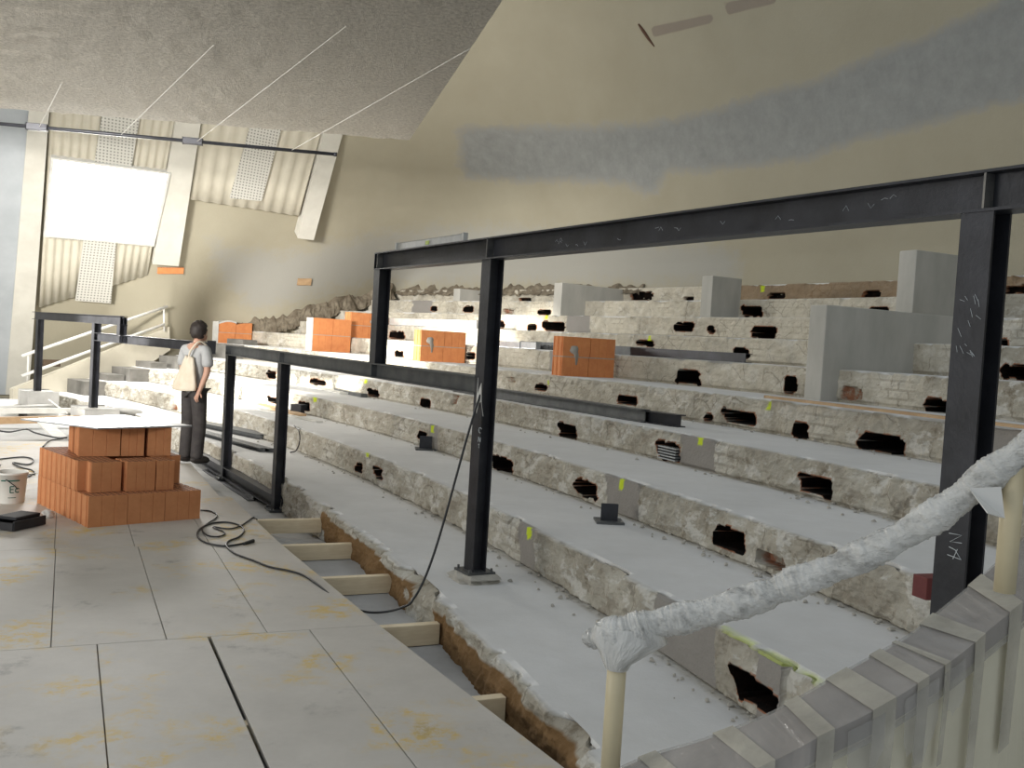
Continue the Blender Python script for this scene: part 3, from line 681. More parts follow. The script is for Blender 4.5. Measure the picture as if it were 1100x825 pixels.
def pier(corner, top, k, r0, r1, label, rough=False, arch=False, white=False):
    P = onarc(corner, r0); t0 = theta(P); zb = TZ[k - 1] - .01; zt = atdist(top, math.hypot(P[0], P[1]))[2]
    o = pol(r0, t0, zb); ex = unit(pol(r1, t0, zb) - o); ey = np.array([-ex[1], ex[0], 0.]); L = np.linalg.norm(pol(r1, t0, zb) - o); hh = (zt - zb) / 2 - .006
    root = empty('clay_block_pier', o, label, 'brick pier', 'orange clay block piers')
    for c in range(2):
        cut = .52 if c else .5
        for s0, s1 in ((0, cut), (cut, 1)):
            mb = MB()
            if arch and c == 1:
                n = 10; a0, a1 = (s0 + (.02 if s0 == 0 else 0)) * L, s1 * L - .01
                pr = [(a0, 0)] + [(a1, 0)] + [(a1 + (a0 - a1) * i / n, hh * ((.55 + .45 * math.sin(math.pi * (.25 + .6 * i / n))) if s0 == 0 else (1.0 - .22 * (i / n) ** 2))) for i in range(n + 1)]
                mb.prism(pr, o + np.array([0, 0, c * (hh + .012)]) + ey * .25, ex, (0, 0, 1), -ey * .25)
            else:
                blockmesh(mb, o + ex * (s0 * L) + np.array([0, 0, c * (hh + .012)]), ex, ey, hh, (s1 - s0) * L - .008, .25)
            b = mb.build('clay_block', M_CLAYP, root)
    mb = MB()
    V = []
    mb.box(o + ex * L * .5 + ey * .125 + np.array([0, 0, hh + .006]), ex * L * .49, ey * .122, np.array([0, 0, .006]))
    mb.build('mortar_bed', M_MORTAR, root)
    if white:     # white slab standing in for sunlight on the stage-facing end
        mb = MB(); mb.box(o - ex * .006 + ey * .125 + np.array([0, 0, hh + .006]), ex * .010, ey * .127, np.array([0, 0, hh + .004]), .003); mb.build('sunlit_end_slab', M_WHITE, root)
        if arch:
            for s0, s1, f in ((0, .52, lambda u: hh * (.55 + .45 * math.sin(math.pi * (.25 + .6 * (1 - u))))),):
                mb = MB()
                for q in range(8):
                    ua, ub = q / 8, (q + 1) / 8; pa_, pb_ = (o + ex * ((.02 + .5 * u) * L) + np.array([0, 0, hh + .014 + f(u)]) for u in (ua, ub))
                    mb.hexa([pa_, pb_, pb_ + ey * .25, pa_ + ey * .25], [p + np.array([0, 0, .035]) for p in (pa_, pb_, pb_ + ey * .25, pa_ + ey * .25)])
                mb.build('plaster_cap', M_WHITE, root)
    if rough:     # smear of mortar over the upper joint
        mb = MB(); c0 = o + ex * L * rough - ey * .004 + np.array([0, 0, hh * 1.25])
        sh = [(-.07, .05), (-.05, .085), (-.01, .10), (.035, .095), (.055, .06), (.05, .01), (.065, -.03), (.055, -.10), (.045, -.16), (.025, -.155), (.012, -.08), (-.015, -.02), (-.05, -.005), (-.08, .02)]
        sh = [(x * (1 + .3 * npn(x * 30, rough * 9, 1)), z * (1 + .3 * npn(z * 30, rough * 7, 2))) for x, z in sh]; n_ = len(sh)
        ring = [c0 + ex * x + ez_ * z for x, z in sh]
        mb.add(ring + [c0 - ey * .010] + [p + ey * .02 for p in ring], [(i, (i + 1) % n_, n_) for i in range(n_)] + [(i, n_ + 1 + i, n_ + 1 + (i + 1) % n_, (i + 1) % n_) for i in range(n_)])
        mb.build('mortar_smear', M_MORTAR, root, True)
    return root
R5 = TR[4]
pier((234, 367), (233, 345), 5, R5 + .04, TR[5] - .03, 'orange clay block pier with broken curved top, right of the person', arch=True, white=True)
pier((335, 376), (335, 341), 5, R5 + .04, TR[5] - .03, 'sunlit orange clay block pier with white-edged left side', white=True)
pier((376, 363), (375, 335), 6, TR[5] + .04, TR[6] - .03, 'orange clay block pier one tier up, partly behind the tall steel post', .6)
pier((451, 389), (451, 354), 5, R5 + .04, TR[5] - .03, 'orange clay block pier between the two tall steel posts', .2)
pier((603, 403), (603, 361), 5, R5 + .04, TR[5] - .08, 'rightmost orange clay block pier, grey mortar smear on its face', .22)

# ------------------------------------------------------------------ steel frames
BP = np.array([-.190, 6.320, 0]); BD = np.array([.5043, -.8635, 0]); BN = np.array([-.8635, -.5043, 0])   # along, and across towards the stage
def online(p):
    n = np.cross(BD, (0, 0, 1)); return onplane(p, BP, n)
def s_of(px, z=1.5):
    lo, hi = -18., 6.
    for _ in range(60):
        mid = (lo + hi) / 2
        if proj(BP + BD * mid + np.array([0, 0, z]))[0, 0] < px: lo = mid
        else: hi = mid
    return lo
def ipoly(h, b, tf, tw): # I section, x across (b), y depth (h)
    return [(-b / 2, -h / 2), (b / 2, -h / 2), (b / 2, -h / 2 + tf), (tw / 2, -h / 2 + tf), (tw / 2, h / 2 - tf), (b / 2, h / 2 - tf), (b / 2, h / 2), (-b / 2, h / 2), (-b / 2, h / 2 - tf), (-tw / 2, h / 2 - tf), (-tw / 2, -h / 2 + tf), (-b / 2, -h / 2 + tf)]
def ibeam(mb, a, b, h=.14, w=.10, tf=.010, tw=.007):
    a, b = np.asarray(a, float), np.asarray(b, float); d = b - a; e = unit(d); x = unit(np.cross(e, (0, 0, 1))); y = np.cross(x, e)
    mb.prism(ipoly(h, w, tf, tw), a, x, y, d); return mb
def icol(mb, base, z1, fl, h=.10, w=.12, tf=.010, tw=.008):
    """fl: horizontal unit vector normal to the flanges"""
    fl = np.asarray(fl, float); x = np.cross(fl, (0, 0, 1)); mb.prism(ipoly(h, w, tf, tw), base, x, fl, (0, 0, z1 - base[2])); return mb
def lp(s, z): return BP + BD * s + np.array([0, 0, z])
fr = empty('steel_portal', lp(0, .1), 'large dark steel post-and-beam frame crossing the tiers to the right edge', 'steel frame')
ZT, ZB = 2.33, 2.19
LT, LB = 1.435, 1.315
sL, s2, sR = s_of(406), s_of(520, 1.2), s_of(1060, 2.2)
s0, s305, s245 = s_of(204, -.1), s_of(300, .3), s_of(246, .8)
o = ibeam(MB(), lp(sL - .05, (ZT + ZB) / 2), lp(5.6, (ZT + ZB) / 2), .14, .11).build('upper_beam', M_STEEL, fr)
o = ibeam(MB(), lp(s245 - .05, (LT + LB) / 2), lp(s2 - .055, (LT + LB) / 2), .12, .11).build('lower_beam', M_STEELG, fr)
rz = -.13
o = ibeam(MB(), lp(s0, rz), lp(s305 - .06, rz), .13, .11).build('bottom_rail', M_STEEL, fr)
def chalk(strokes, o, ex, ey, parent, r=.0022):
    mb = MB()
    for st in strokes: mb.tube([np.asarray(o) + ex * x + ey * y for x, y in st], r, 5)
    ob = mb.build('chalk_mark', M_CHALK, parent)
    if len(strokes) > 3: ob['kind'] = 'stuff'
    return ob
def column(s, z0, z1, name='column', mat=M_STEEL, plate=None):
    c = icol(MB(), lp(s, z0), z1, BN).build(name, mat, fr)
    if plate:
        mb = MB(); mb.box(lp(s, z0 + .006), BD * .10, BN * .10, np.array([0, 0, .008]))
        for i in (-1, 1):
            for j in (-1, 1): mb.tube([lp(s, z0) + BD * .08 * i + BN * .08 * j, lp(s, z0 + .035) + BD * .08 * i + BN * .08 * j], .009, 6)
        mb.build('base_plate', M_STEELG, c)
    return c
c2 = column(s2, .155, ZB, plate=True)
cR = column(sR, TZ[1], ZB)
cL = column(sL, LT, ZB)
c3 = column(s305, -.22, LB, plate=True)
c4 = column(s245, -.22, LB, plate=True)
def stiff(s, za, zb, mat=M_STIFF):
    mb = MB()
    for sg in (-1, 1): mb.box(lp(s, (za + zb) / 2) + BN * sg * .029, BD * .004, BN * .024, np.array([0, 0, (zb - za) / 2 - .011]))
    mb.build('stiffener', mat, fr)
for s in (s2 - .0, sR + .02, sL): stiff(s, ZB, ZT)
for s in (s305, sL, s245): stiff(s, LB, LT, M_STEELG)
mb = MB(); mb.box(lp(sL - .052, (ZT + ZB) / 2), BD * .005, BN * .055, np.array([0, 0, .07])); mb.build('end_plate', M_STEEL, fr)
mb = MB(); mb.box(lp(s245 - .052, (LT + LB) / 2), BD * .005, BN * .055, np.array([0, 0, .06])); mb.build('end_plate', M_STEELG, fr)
ez = np.array([0, 0, 1.])
# chalk: N and 4 lying sideways on the near post, C N1 on the middle post
zc = onplane((1026, 585), lp(sR, 0) + BN * .053, BN)
ch = [[(-.026, .034), (.022, .036), (-.020, .006), (.024, .010)], [(-.022, -.012), (.002, -.018), (.026, -.046), (-.026, -.040)], [(.010, -.014), (-.004, -.050)]]
chalk(ch[:1], zc, BD, ez, cR, .0014); chalk(ch[1:], zc, BD, ez, cR, .0014)
zc = onplane((515, 473), lp(s2, 0) + BN * .053, BN)
for st_ in ([(.02, .075), (.005, .083), (-.012, .078), (-.018, .064), (-.01, .05), (.008, .048)], [(-.015, -.01), (-.015, .02), (.012, -.01), (.012, .02)], [(-.002, -.05), (.0, -.022), (-.01, -.03)]): chalk([st_], zc, BD, ez, c2, .0022)
random.seed(5)
zc = onplane((1040, 350), lp(sR, 0) + BN * .053, BN)
chalk([[(x, y), (x + .02 * random.uniform(.3, 1), y - .03 * random.uniform(.2, 1))] for x, y in [(random.uniform(-.04, .03), random.uniform(-.12, .12)) for _ in range(16)]], zc, BD, ez, cR, .0006)
zc = onplane((800, 230), lp(0, 0) + BN * .006, BN)
mb = MB()
random.seed(11)
cu = []
for i in range(18):
    s = random.uniform(.6, 3.1); z = 2.23 + random.uniform(0, .05); cu.append([(s, z), (s + .015, z + .02 * random.uniform(-1, 1)), (s + .03, z + .01 * random.uniform(-1, 1))])
chalk([[(a, b) for a, b in st] for st in cu], BP + BN * .0045, BD, ez, fr, .0007)
# mortar pad of the middle post, red stub by the near post
P = lp(s2, .1); mb = MB(); ring = []
n = 20
for lev, (rr, zz) in enumerate(((.19, .095), (.17, .115), (.185, .132), (.15, .156))):
    for i in range(n):
        t = 2 * math.pi * i / n; q = rr * (1 + .26 * npn(math.cos(t) * 3, math.sin(t) * 3, lev * .8) + .08 * npn(i * 1.7, lev * 2, 3)) / max(abs(math.cos(t)), abs(math.sin(t))) ** .6
        ring.append(P * np.array([1, 1, 0]) + BD * q * math.cos(t) * .8 + BN * q * math.sin(t) * .8 + np.array([0, 0, zz]))
mb.add(ring, [(l * n + i, l * n + (i + 1) % n, (l + 1) * n + (i + 1) % n, (l + 1) * n + i) for l in range(3) for i in range(n)] + [tuple(range(3 * n, 4 * n))])
prop(mb.build('mortar_pad', M_MORTAR, None, False), 'rough mortar pad under the tall middle steel post', 'mortar pad')
P = onarc((1007, 630), TR[2] - .05); mb = MB(); mb.box(P, unit(np.array([P[0] - CX, P[1] - CY, 0])) * .1, unit(np.array([-(P[1] - CY), P[0] - CX, 0])) * .045, np.array([0, 0, .05]), .004)
prop(mb.build('red_steel_stub', M_RED), 'dark red painted steel stub beside the near post', 'steel stub')
# torn paper tied round the middle post
P = onplane((517, 428), lp(s2, 0) + BN * .056, BN)
mb = MB()
mb.add([P + BD * x + ez * y + BN * (.004 + .012 * abs(math.sin(i * 1.7))) for i, (x, y) in enumerate([(-.055, .13), (-.03, .02), (.0, .10), (.03, -.03), (.06, -.11), (.045, -.06), (.02, -.02), (-.01, -.03), (-.03, -.10), (-.05, -.02)])] , [(0, 1, 9), (1, 2, 7), (2, 3, 6), (3, 4, 5), (3, 5, 6), (2, 6, 7), (1, 7, 9), (7, 8, 9)])
o = mb.build('torn_tape', M_WHITE); sm = o.modifiers.new('t', 'SOLIDIFY'); sm.thickness = .003
prop(o, 'torn strip of whitish tape stuck on the tall middle post', 'tape')

# far-left frame on concrete plinths
A = np.array([-8.75, 18.0]); B = np.array([-6.02, 14.86]); fd = np.array([*unit(B - A), 0]); fn = np.array([fd[1], -fd[0], 0]); fn = fn if fn[1] < 0 else -fn
def fl(px, z):
    lo, hi = -6., 8.
    for _ in range(60):
        mid = (lo + hi) / 2
        if proj(np.array([*A, z]) + fd * mid)[0, 0] < px: lo = mid
        else: hi = mid
    return np.array([*A, z]) + fd * lo
f2 = empty('steel_portal', fl(60, .1), 'smaller dark steel frame at far left, standing on concrete plinths', 'steel frame')
zA = atdist((41, 335), np.linalg.norm(A))[2]
a, b = fl(38, zA - .07), fl(133, zA - .07); ibeam(MB(), a, b, .14, .12).build('upper_beam', M_STEEL, f2)
p41 = fl(40, .25); p101 = fl(100, .22); p130 = fl(130.5, 1.4)
for p, zt, q in ((p41, zA - .14, 'column'), (p101, zA - .14, 'column'), (np.array([*p130[:2], 1.44]), zA - .02, 'short_post')):
    icol(MB(), p, zt, fn, .11, .13).build(q, M_STEEL, f2)
e0 = fl(103, 1.375); e1_ = lp(s_of(227, 1.4), 1.375); ibeam(MB(), e0, e1_, .13, .11).build('lower_beam', M_STEEL, f2)
d_ = unit(e1_ - e0); nn = np.cross(d_, ez); mb = MB(); mb.box(e1_ + d_ * .005, d_ * .006, nn * .06, ez * .09); mb.build('end_plate', M_STEEL, f2)
mb = MB()
for s in (-1, 1): mb.box(p130 * np.array([1, 1, 0]) + ez * 1.375 + fn * .03 * s, fd * .06, fn * .02, ez * .052)
mb.build('stiffener', M_STEEL, f2)
for (p, wx, L) in ((p41, .33, 'concrete plinth under the far left steel post'), (p101, .36, 'concrete plinth under the second steel post from the left')):
    mb = MB(); c_ = np.array([p[0], p[1], 0]) + fd * .1; mb.box(c_ + ez * (p[2] - .25) / 2, fd * wx, fn * .25, ez * (p[2] + .25) / 2, .02); prop(mb.build('concrete_plinth', M_CONC), L, 'plinth', 'concrete plinths')
# lump of rubble concrete right of the second plinth
P = onz((131, 449), 0.); mb = MB(); n = 14; vs = []
for l, (rr, zz) in enumerate(((.42, -.25), (.40, .02), (.30, .13), (.12, .17))):
    for i in range(n): t = 2 * math.pi * i / n; q = rr * (1 + .2 * npn(math.cos(t) * 1.5, math.sin(t) * 1.5, l * .7)); vs.append(P + np.array([q * math.cos(t), q * math.sin(t), zz]))
mb.add(vs, [(l * n + i, l * n + (i + 1) % n, (l + 1) * n + (i + 1) % n, (l + 1) * n + i) for l in range(3) for i in range(n)] + [tuple(range(3 * n, 4 * n))])
prop(mb.build('concrete_lump', M_CONC, None, True), 'rounded lump of broken concrete beside the second plinth', 'rubble')

# ------------------------------------------------------------------ loose steel and boards on the tiers
def lay(p0, p1, z, h, w, name, mat, label, cat, group=None, kind='i', tz=None):
    a, b = onz(p0, z), onz(p1, z)
    a[2] = b[2] = (tz if tz is not None else z) + h / 2
    mb = MB()
    if kind == 'i': ibeam(mb, a, b, h, w)
    elif kind == 'u':
        d = b - a; e = unit(d); x = unit(np.cross(e, ez)); t = .008
        mb.prism([(-w / 2, -h / 2), (w / 2, -h / 2), (w / 2, -h / 2 + t), (-w / 2 + t, -h / 2 + t), (-w / 2 + t, h / 2 - t), (w / 2, h / 2 - t), (w / 2, h / 2), (-w / 2, h / 2)], a, x, np.cross(x, e), d)
    else:
        d = b - a; e = unit(d); x = unit(np.cross(e, ez)); mb.box((a + b) / 2, d / 2, x * w / 2, ez * h / 2, min(h, w) * .12)
    o = mb.build(name, mat)
    if label: prop(o, label, cat, group)
    return o
z4 = TZ[3]
lay((490, 421), (693, 454), z4, .13, .11, 'loose_steel_beam', M_STEELG, 'long loose grey steel beam lying on the tier behind the middle post', 'steel beam')
lay((690, 453), (731, 459), z4, .12, .13, 'loose_steel_beam', M_STEEL, 'short dark steel beam end lying past the long loose beam', 'steel beam', None, 'i')
def laytier(x0, x1, k, dr, z, h, w, name, mat, label, cat, group=None, kind='box', dr1=None):
    """lies on tier k's tread between two picture columns, dr behind the nosing"""
    def at(x, d):
        lo, hi = math.radians(8), math.radians(45)
        for _ in range(60):
            mid = (lo + hi) / 2
            if proj(pol(TR[k - 1] + d, mid, z))[0, 0] > x: lo = mid
            else: hi = mid
        return pol(TR[k - 1] + d, lo, z + h / 2 + .004)
    a, b = at(x0, dr), at(x1, dr if dr1 is None else dr1); mb = MB(); d = b - a; e = unit(d); x = unit(np.cross(e, ez))
    if kind == 'i': ibeam(mb, a, b, h, w)
    elif kind == 'u':
        t = .008; mb.prism([(-w / 2, -h / 2), (w / 2, -h / 2), (w / 2, -h / 2 + t), (-w / 2 + t, -h / 2 + t), (-w / 2 + t, h / 2 - t), (w / 2, h / 2 - t), (w / 2, h / 2), (-w / 2, h / 2)], a, -x, np.cross(x, e), d)
    else: mb.box((a + b) / 2, d / 2, x * w / 2, ez * h / 2, min(h, w) * .1)
    o = mb.build(name, mat)
    prop(o, label, cat, group); return o
laytier(680, 804, 6, .10, TZ[5], .11, .10, 'loose_steel_channel', M_STEEL, 'dark steel channel lying on the sixth tier right of the right-hand pier', 'steel channel', None, 'u')
laytier(572, 700, 6, .30, TZ[5], .12, .08, 'loose_steel_channel', M_STEELG, 'grey steel channel lying behind the right-hand orange pier', 'steel channel', None, 'u')
o = laytier(535, 560, 6, .12, TZ[5], .10, .06, 'perforated_channel', M_ALU, 'pale perforated metal channel lying just right of the tall middle post', 'metal channel')
laytier(561, 578, 6, .11, TZ[5], .11, .07, 'foil_wrapped_bundle', M_ALU, 'crumpled silver wrapped bundle against the right-hand pier', 'bundle')
for i in range(5):
    for j in (0, 1):
        P = pol(TR[5] + .085, math.radians(31.30 + .13 * i), TZ[5] + .04 + .03 * j); mbh = MB(); mbh.box(P, BD * .013, BN * .006, ez * .008); mbh.build('slot', M_BLACK, o)
laytier(412, 514, 7, .12, TZ[6], .15, .10, 'white_board_beam', M_WHITE, 'long white painted beam lying on the seventh tier between the posts', 'beam')
o = laytier(823, 1105, 5, -.02, TZ[4] + .008, .024, .05, 'wooden_batten', M_WOODS, 'thin brown wooden batten along the edge of the fifth tier', 'batten')
# thin boards and steel bundles further down on the left
def tp(p, k, up=0.): return onz(p, TZ[k - 1] + up)
def plank(p0, p1, k, h, w, name, mat, label, cat, group=None, up=.004):
    a, b = tp(p0, k), tp(p1, k); a[2] += h / 2 + up; b[2] += h / 2 + up; d = b - a; e = unit(d); x = unit(np.cross(e, ez)); mb = MB(); mb.box((a + b) / 2, d / 2, x * w / 2, ez * h / 2, min(h, w) * .1); o = mb.build(name, mat); prop(o, label, cat, group); return o
plank((238, 432), (343, 454), 2, .02, .10, 'thin_white_board', M_WHITE, 'longest thin white board lying on the second tier', 'board')
plank((280, 436), (322, 447), 2, .03, .20, 'timber_offcut', M_WOODS, 'brown timber offcut lying behind the longest thin white board', 'board')
plank((326, 414), (372, 424), 3, .03, .22, 'timber_offcut', M_WHITE, 'pale plank on the third tier below the lower steel beam', 'board')
plank((362, 421), (391, 427), 3, .05, .10, 'steel_offcut', M_STEELG, 'dark steel offcut at the end of the pale plank', 'steel offcut')
def bundle(p0, p1, k, label, n=3, h=.07):
    a, b = tp(p0, k), tp(p1, k); d = b - a; e = unit(d); x = unit(np.cross(e, ez))
    for i in range(n):
        q = a + x * (.085 * (i - (n - 1) / 2)) + ez * (h / 2 + .003); mb = MB(); t = .007; ln = d * random.uniform(.93, 1.0)
        mb.prism([(-.04, -h / 2), (.04, -h / 2), (.04, -h / 2 + t), (-.04 + t, -h / 2 + t), (-.04 + t, h / 2 - t), (.04, h / 2 - t), (.04, h / 2), (-.04, h / 2)], q, x, ez, ln)
        prop(mb.build('steel_section', M_STEELG), label[i], 'steel section', 'loose steel sections on the lowest tier')
bundle((214, 457), (290, 473), 1, ['rear loose steel section lying on the lowest tier behind the posts', 'middle loose steel section of the rear trio on the lowest tier', 'front loose steel section of the rear trio on the lowest tier'])
bundle((214, 466), (290, 487), 1, ['slim loose steel section lying nearer the pit on the lowest tier', 'slimmest loose steel section at the pit edge of the lowest tier'], 2, .05)
# inverted-T brackets
def bracket(p, k, label, sc=1., rz=0.):
    P = tp(p, k); t = theta(P) + rz; e = np.array([-math.sin(t), math.cos(t), 0]); rdl = np.array([math.cos(t), math.sin(t), 0])
    root = empty('steel_bracket', P, label, 'bracket', 'inverted-T steel brackets')
    mb = MB(); mb.box(P + ez * .008, e * .10 * sc, rdl * .10 * sc, ez * .007, .002); mb.build('base_plate', M_STEELG, root)
    mb = MB(); mb.box(P + ez * (.015 + .06 * sc), e * .06 * sc, rdl * .012 * sc, ez * .06 * sc, .002); mb.build('upright_plate', M_STEEL, root)
bracket((654, 561), 2, 'nearest inverted-T steel bracket, standing on the second tier', 1., math.radians(70))
bracket((457, 483), 2, 'steel bracket in front of a hole, left of the middle post', 1.15, math.radians(70))
mb = MB(); P = tp((321, 444), 2); mb.box(P + ez * .07, np.array([.09, -.05, 0]), np.array([.04, .07, 0]), ez * .07, .004); prop(mb.build('black_box', M_BPLAST), 'small black box on the second tier behind the left posts', 'box')
# louvre plates in the hole of tier four
P0_, P1_ = onarc((709, 492), TR[3] + .01), onarc((730, 497), TR[3] + .01)
lv = empty('louvre_stack', P0_, 'stack of thin pale plates packed into a hole beside the grey patch', 'plates')
for i in range(5):
    mb = MB(); c_ = (P0_ + P1_) / 2 + ez * (.012 + .026 * i); e = (P1_ - P0_) / 2 * .9; e[2] = 0; mb.box(c_, e, np.cross(unit(e), ez) * .04, ez * .006); mb.build('plate', M_ALU, lv)
# spirit level on the upper beam
a, b = lp(s_of(427, ZT), ZT + .03), lp(s_of(499, ZT), ZT + .03); d = b - a
root = empty('spirit_level', a - ez * .03, 'silver spirit level lying on top of the upper steel beam', 'spirit level')
mb = MB(); mb.box((a + b) / 2, d / 2, BN * .012, ez * .028, .003); mb.build('body', M_ALU, root)
for s, q in ((.0, 'end_cap'), (1., 'end_cap')):
    mb = MB(); mb.box(a + d * s, unit(d) * .012, BN * .015, ez * .032, .003); mb.build(q, M_WHITE, root)
mb = MB(); mb.box((a + b) / 2 + BN * .012, unit(d) * .03, BN * .003, ez * .014); mb.build('vial', simple('vial', (.45, .55, .15), rough=.2), root)

# ------------------------------------------------------------------ pile of clay blocks with a board on top
PO = np.array([*onz((94, 567), 0)[:2], 0]); E1 = np.array([*unit([.729, .685]), 0]); E2 = np.array([-E1[1], E1[0], 0]); BH = .25
def block(x, y, z, lx, ly, label, yaw=0., name='clay_block', h=BH):
    ca, sa = math.cos(yaw), math.sin(yaw); ex = E1 * ca + E2 * sa; ey = -E1 * sa + E2 * ca
    mb = MB(); blockmesh(mb, PO + E1 * x + E2 * y + ez * z, ex, ey, h - .003, lx - .004, ly - .004)
    prop(mb.build(name, M_CLAY), label, 'clay block', 'orange clay blocks in the pile')
pos = ['front left corner', 'front middle', 'front right corner']
for i in range(3):
    block(.3135 * i, 0, 0, .3135, .245, 'orange clay block in the bottom course of the pile, %s' % pos[i])
rows = ['second', 'third', 'fourth', 'rearmost']
for j in range(4):
    for i, cn in ((0, 'left side'), (1, 'hidden middle'), (2, 'right side')):
        block(.3135 * i, .2475 * (j + 1), 0, .3135, .245, 'orange clay block in the bottom course, %s, %s' % (cn, rows[j]))
c2b = [(.0, .275, .30, .235, 'second course of the pile, left corner behind the proud block'), (.066, .15, .245, .125, 'second course, standing proud at the left of the front'),
       (.335, .11, .245, .25, 'second course, middle of the front face'), (.585, .10, .155, .25, 'second course, right end of the front face'), (.66, .40, .265, .25, 'second course, set back at the right end'),
       (.0, .512, .30, .235, 'second course, left side behind the corner'), (.0, .75, .30, .235, 'second course, left side near the rear'), (.0, .988, .30, .235, 'second course, rear left corner')]
for x, y, lx, ly, L in c2b: block(x, y, BH, lx, ly, 'orange clay block in the ' + L)
for i in range(2):
    for j in range(2): block(.31 + .31 * i, .66 + .26 * j, BH, .305, .25, 'orange clay block inside the second course, %s' % ['at its front left', 'at its back left', 'at its front right', 'at its back right'][i * 2 + j])
yw = -.195
for i, (lx, L) in enumerate(((.33, 'left of the front'), (.19, 'middle of the front'), (.20, 'right of the gap'))):
    off = [0, .335, .55][i]; ca, sa = math.cos(yw), math.sin(yw)
    block(.087 + off * ca, .518 + off * sa, 2 * BH, lx, .25, 'orange clay block in the top course under the board, ' + L, yw)
for i in range(2): block(.13 + .31 * i, .79 - .06 * i, 2 * BH, .305, .25, 'orange clay block in the top course under the board, rear %s' % ['left', 'right'][i], yw)
bz = 3 * BH + .002
q = [PO + E1 * x + E2 * y for x, y in ((.154, .29), (1.006, .384), (.785, 1.43), (-.203, 1.096))]
mb = MB(); mb.hexa([p + ez * bz for p in q], [p + ez * (bz + .012) for p in q])
prop(mb.build('worktop_board', simple('dusty_white_board', (.27, .27, .27), (.46, .47, .47), 6, .35, 0, .05, 30)), 'thin pale dusty board lying on top of the orange block pile', 'board')

# ------------------------------------------------------------------ things by the left edge
P = onz((4, 541), 0); r0, hh = .135, .27
bk = empty('bucket', P + np.array([0, .1, 0]), 'white plastic bucket with green lettering at the left edge', 'bucket')
Pb = P + np.array([0, .1, 0])
prof = [(.115, 0), (.118, .01), (.135, hh - .02), (.142, hh - .02), (.142, hh), (.132, hh), (.112, .02), (0, .02)]
def lathe(mb, c, prof, n=28):
    vs = [c + np.array([r * math.cos(2 * math.pi * i / n), r * math.sin(2 * math.pi * i / n), z]) for r, z in prof for i in range(n)]
    mb.add(vs, [(l * n + i, l * n + (i + 1) % n, (l + 1) * n + (i + 1) % n, (l + 1) * n + i) for l in range(len(prof) - 1) for i in range(n)]); return mb
lathe(MB(), Pb, prof).build('pail', simple('white_plastic', (.68, .67, .62), rough=.4), bk, True)
def bang(px, z):   # point on the bucket's front at a picture column
    best = min((abs(proj(Pb + np.array([.128 * math.cos(t), .128 * math.sin(t), z]))[0, 0] - px), t) for t in np.linspace(-math.pi, 0, 361)); return best[1]
def onb(t, z): r = .116 + .018 * z / hh + .002; return Pb + np.array([r * math.cos(t), r * math.sin(t), z])
M_GREEN = simple('dark_green_ink', (.01, .10, .07), rough=.5)
t0 = bang(11, .15)
mb = MB()
def st(pts): mb.tube([onb(t0 + x / .125, z) for x, z in pts], .0045, 6)
st([(.0, .10), (.0, .155)]); st([(.0, .155), (.03, .155)]); st([(.0, .128), (.026, .128)]); st([(.0, .10), (.03, .10)])
cc = [(.058 + .017 * math.cos(t), .119 + .019 * math.sin(t)) for t in np.linspace(.7, 5.6, 12)]; st(cc)
mb.build('lettering', M_GREEN, bk)
mb = MB()
for x0, x1 in ((-.07, -.035), (-.02, .07)): mb.tube([onb(t0 + x / .125, .205) for x in np.linspace(x0, x1, 8)], .006, 6)
mb.tube([onb(t0 + x / .125, .055) for x in np.linspace(-.015, .05, 8)], .003, 6)
mb.build('stripe', M_GREEN, bk)
mb = MB(); mb.tube([onb(t0 - .25, .22) + np.array([0, -.01, 0]), onb(t0 + .35, .16) + np.array([.0, -.015, 0]), onb(t0 + .5, .13) + np.array([.0, -.01, 0])], .004, 6); mb.build('wire_handle', M_BLACK, bk)
# black tray / hand tool
def tray():
    c_ = onz((20, 566), 0); e = unit(onz((44, 562), 0) - onz((0, 572), 0)); s = np.cross(ez, e)
    root = empty('black_tray', c_, 'black plastic tray lying on the floor at the left edge', 'tray')
    mb = MB(); o = c_ + ez * .0
    mb.box(o + ez * .008, e * .17, s * .10, ez * .006)
    for sg in (-1, 1):
        mb.box(o + s * .10 * sg + ez * .04, e * .17, s * .008, ez * .036, .003); mb.box(o + e * .17 * sg + ez * .035, e * .008, s * .10, ez * .03, .003)
    mb.build('tray_body', M_BPLAST, root)
    mb = MB(); mb.box(o + e * .02 + s * .02 + ez * .085, e * .13, s * .09, ez * .012, .006); mb.build('flat_lid', M_BPLAST, root)
    mb = MB(); mb.box(o - e * .06 - s * .06 + ez * .017, e * .06, s * .025, ez * .003); mb.build('pale_insert', M_ALU, root)
tray()
mb = MB(); c_ = onz((52, 556), 0); bm = bmesh.new(); bmesh.ops.create_icosphere(bm, subdivisions=3, radius=.045)
for v in bm.verts: v.co *= 1 + .55 * noise.noise(v.co * 28); v.co.z = max(v.co.z * .8, -.03)
bm.verts.index_update(); mb.add([np.array(v.co) + c_ + ez * .03 for v in bm.verts], [tuple(v.index for v in f.verts) for f in bm.faces]); bm.free()
prop(mb.build('crumpled_paper', M_WHITE), 'crumpled scrap of white paper against the orange block pile', 'paper')
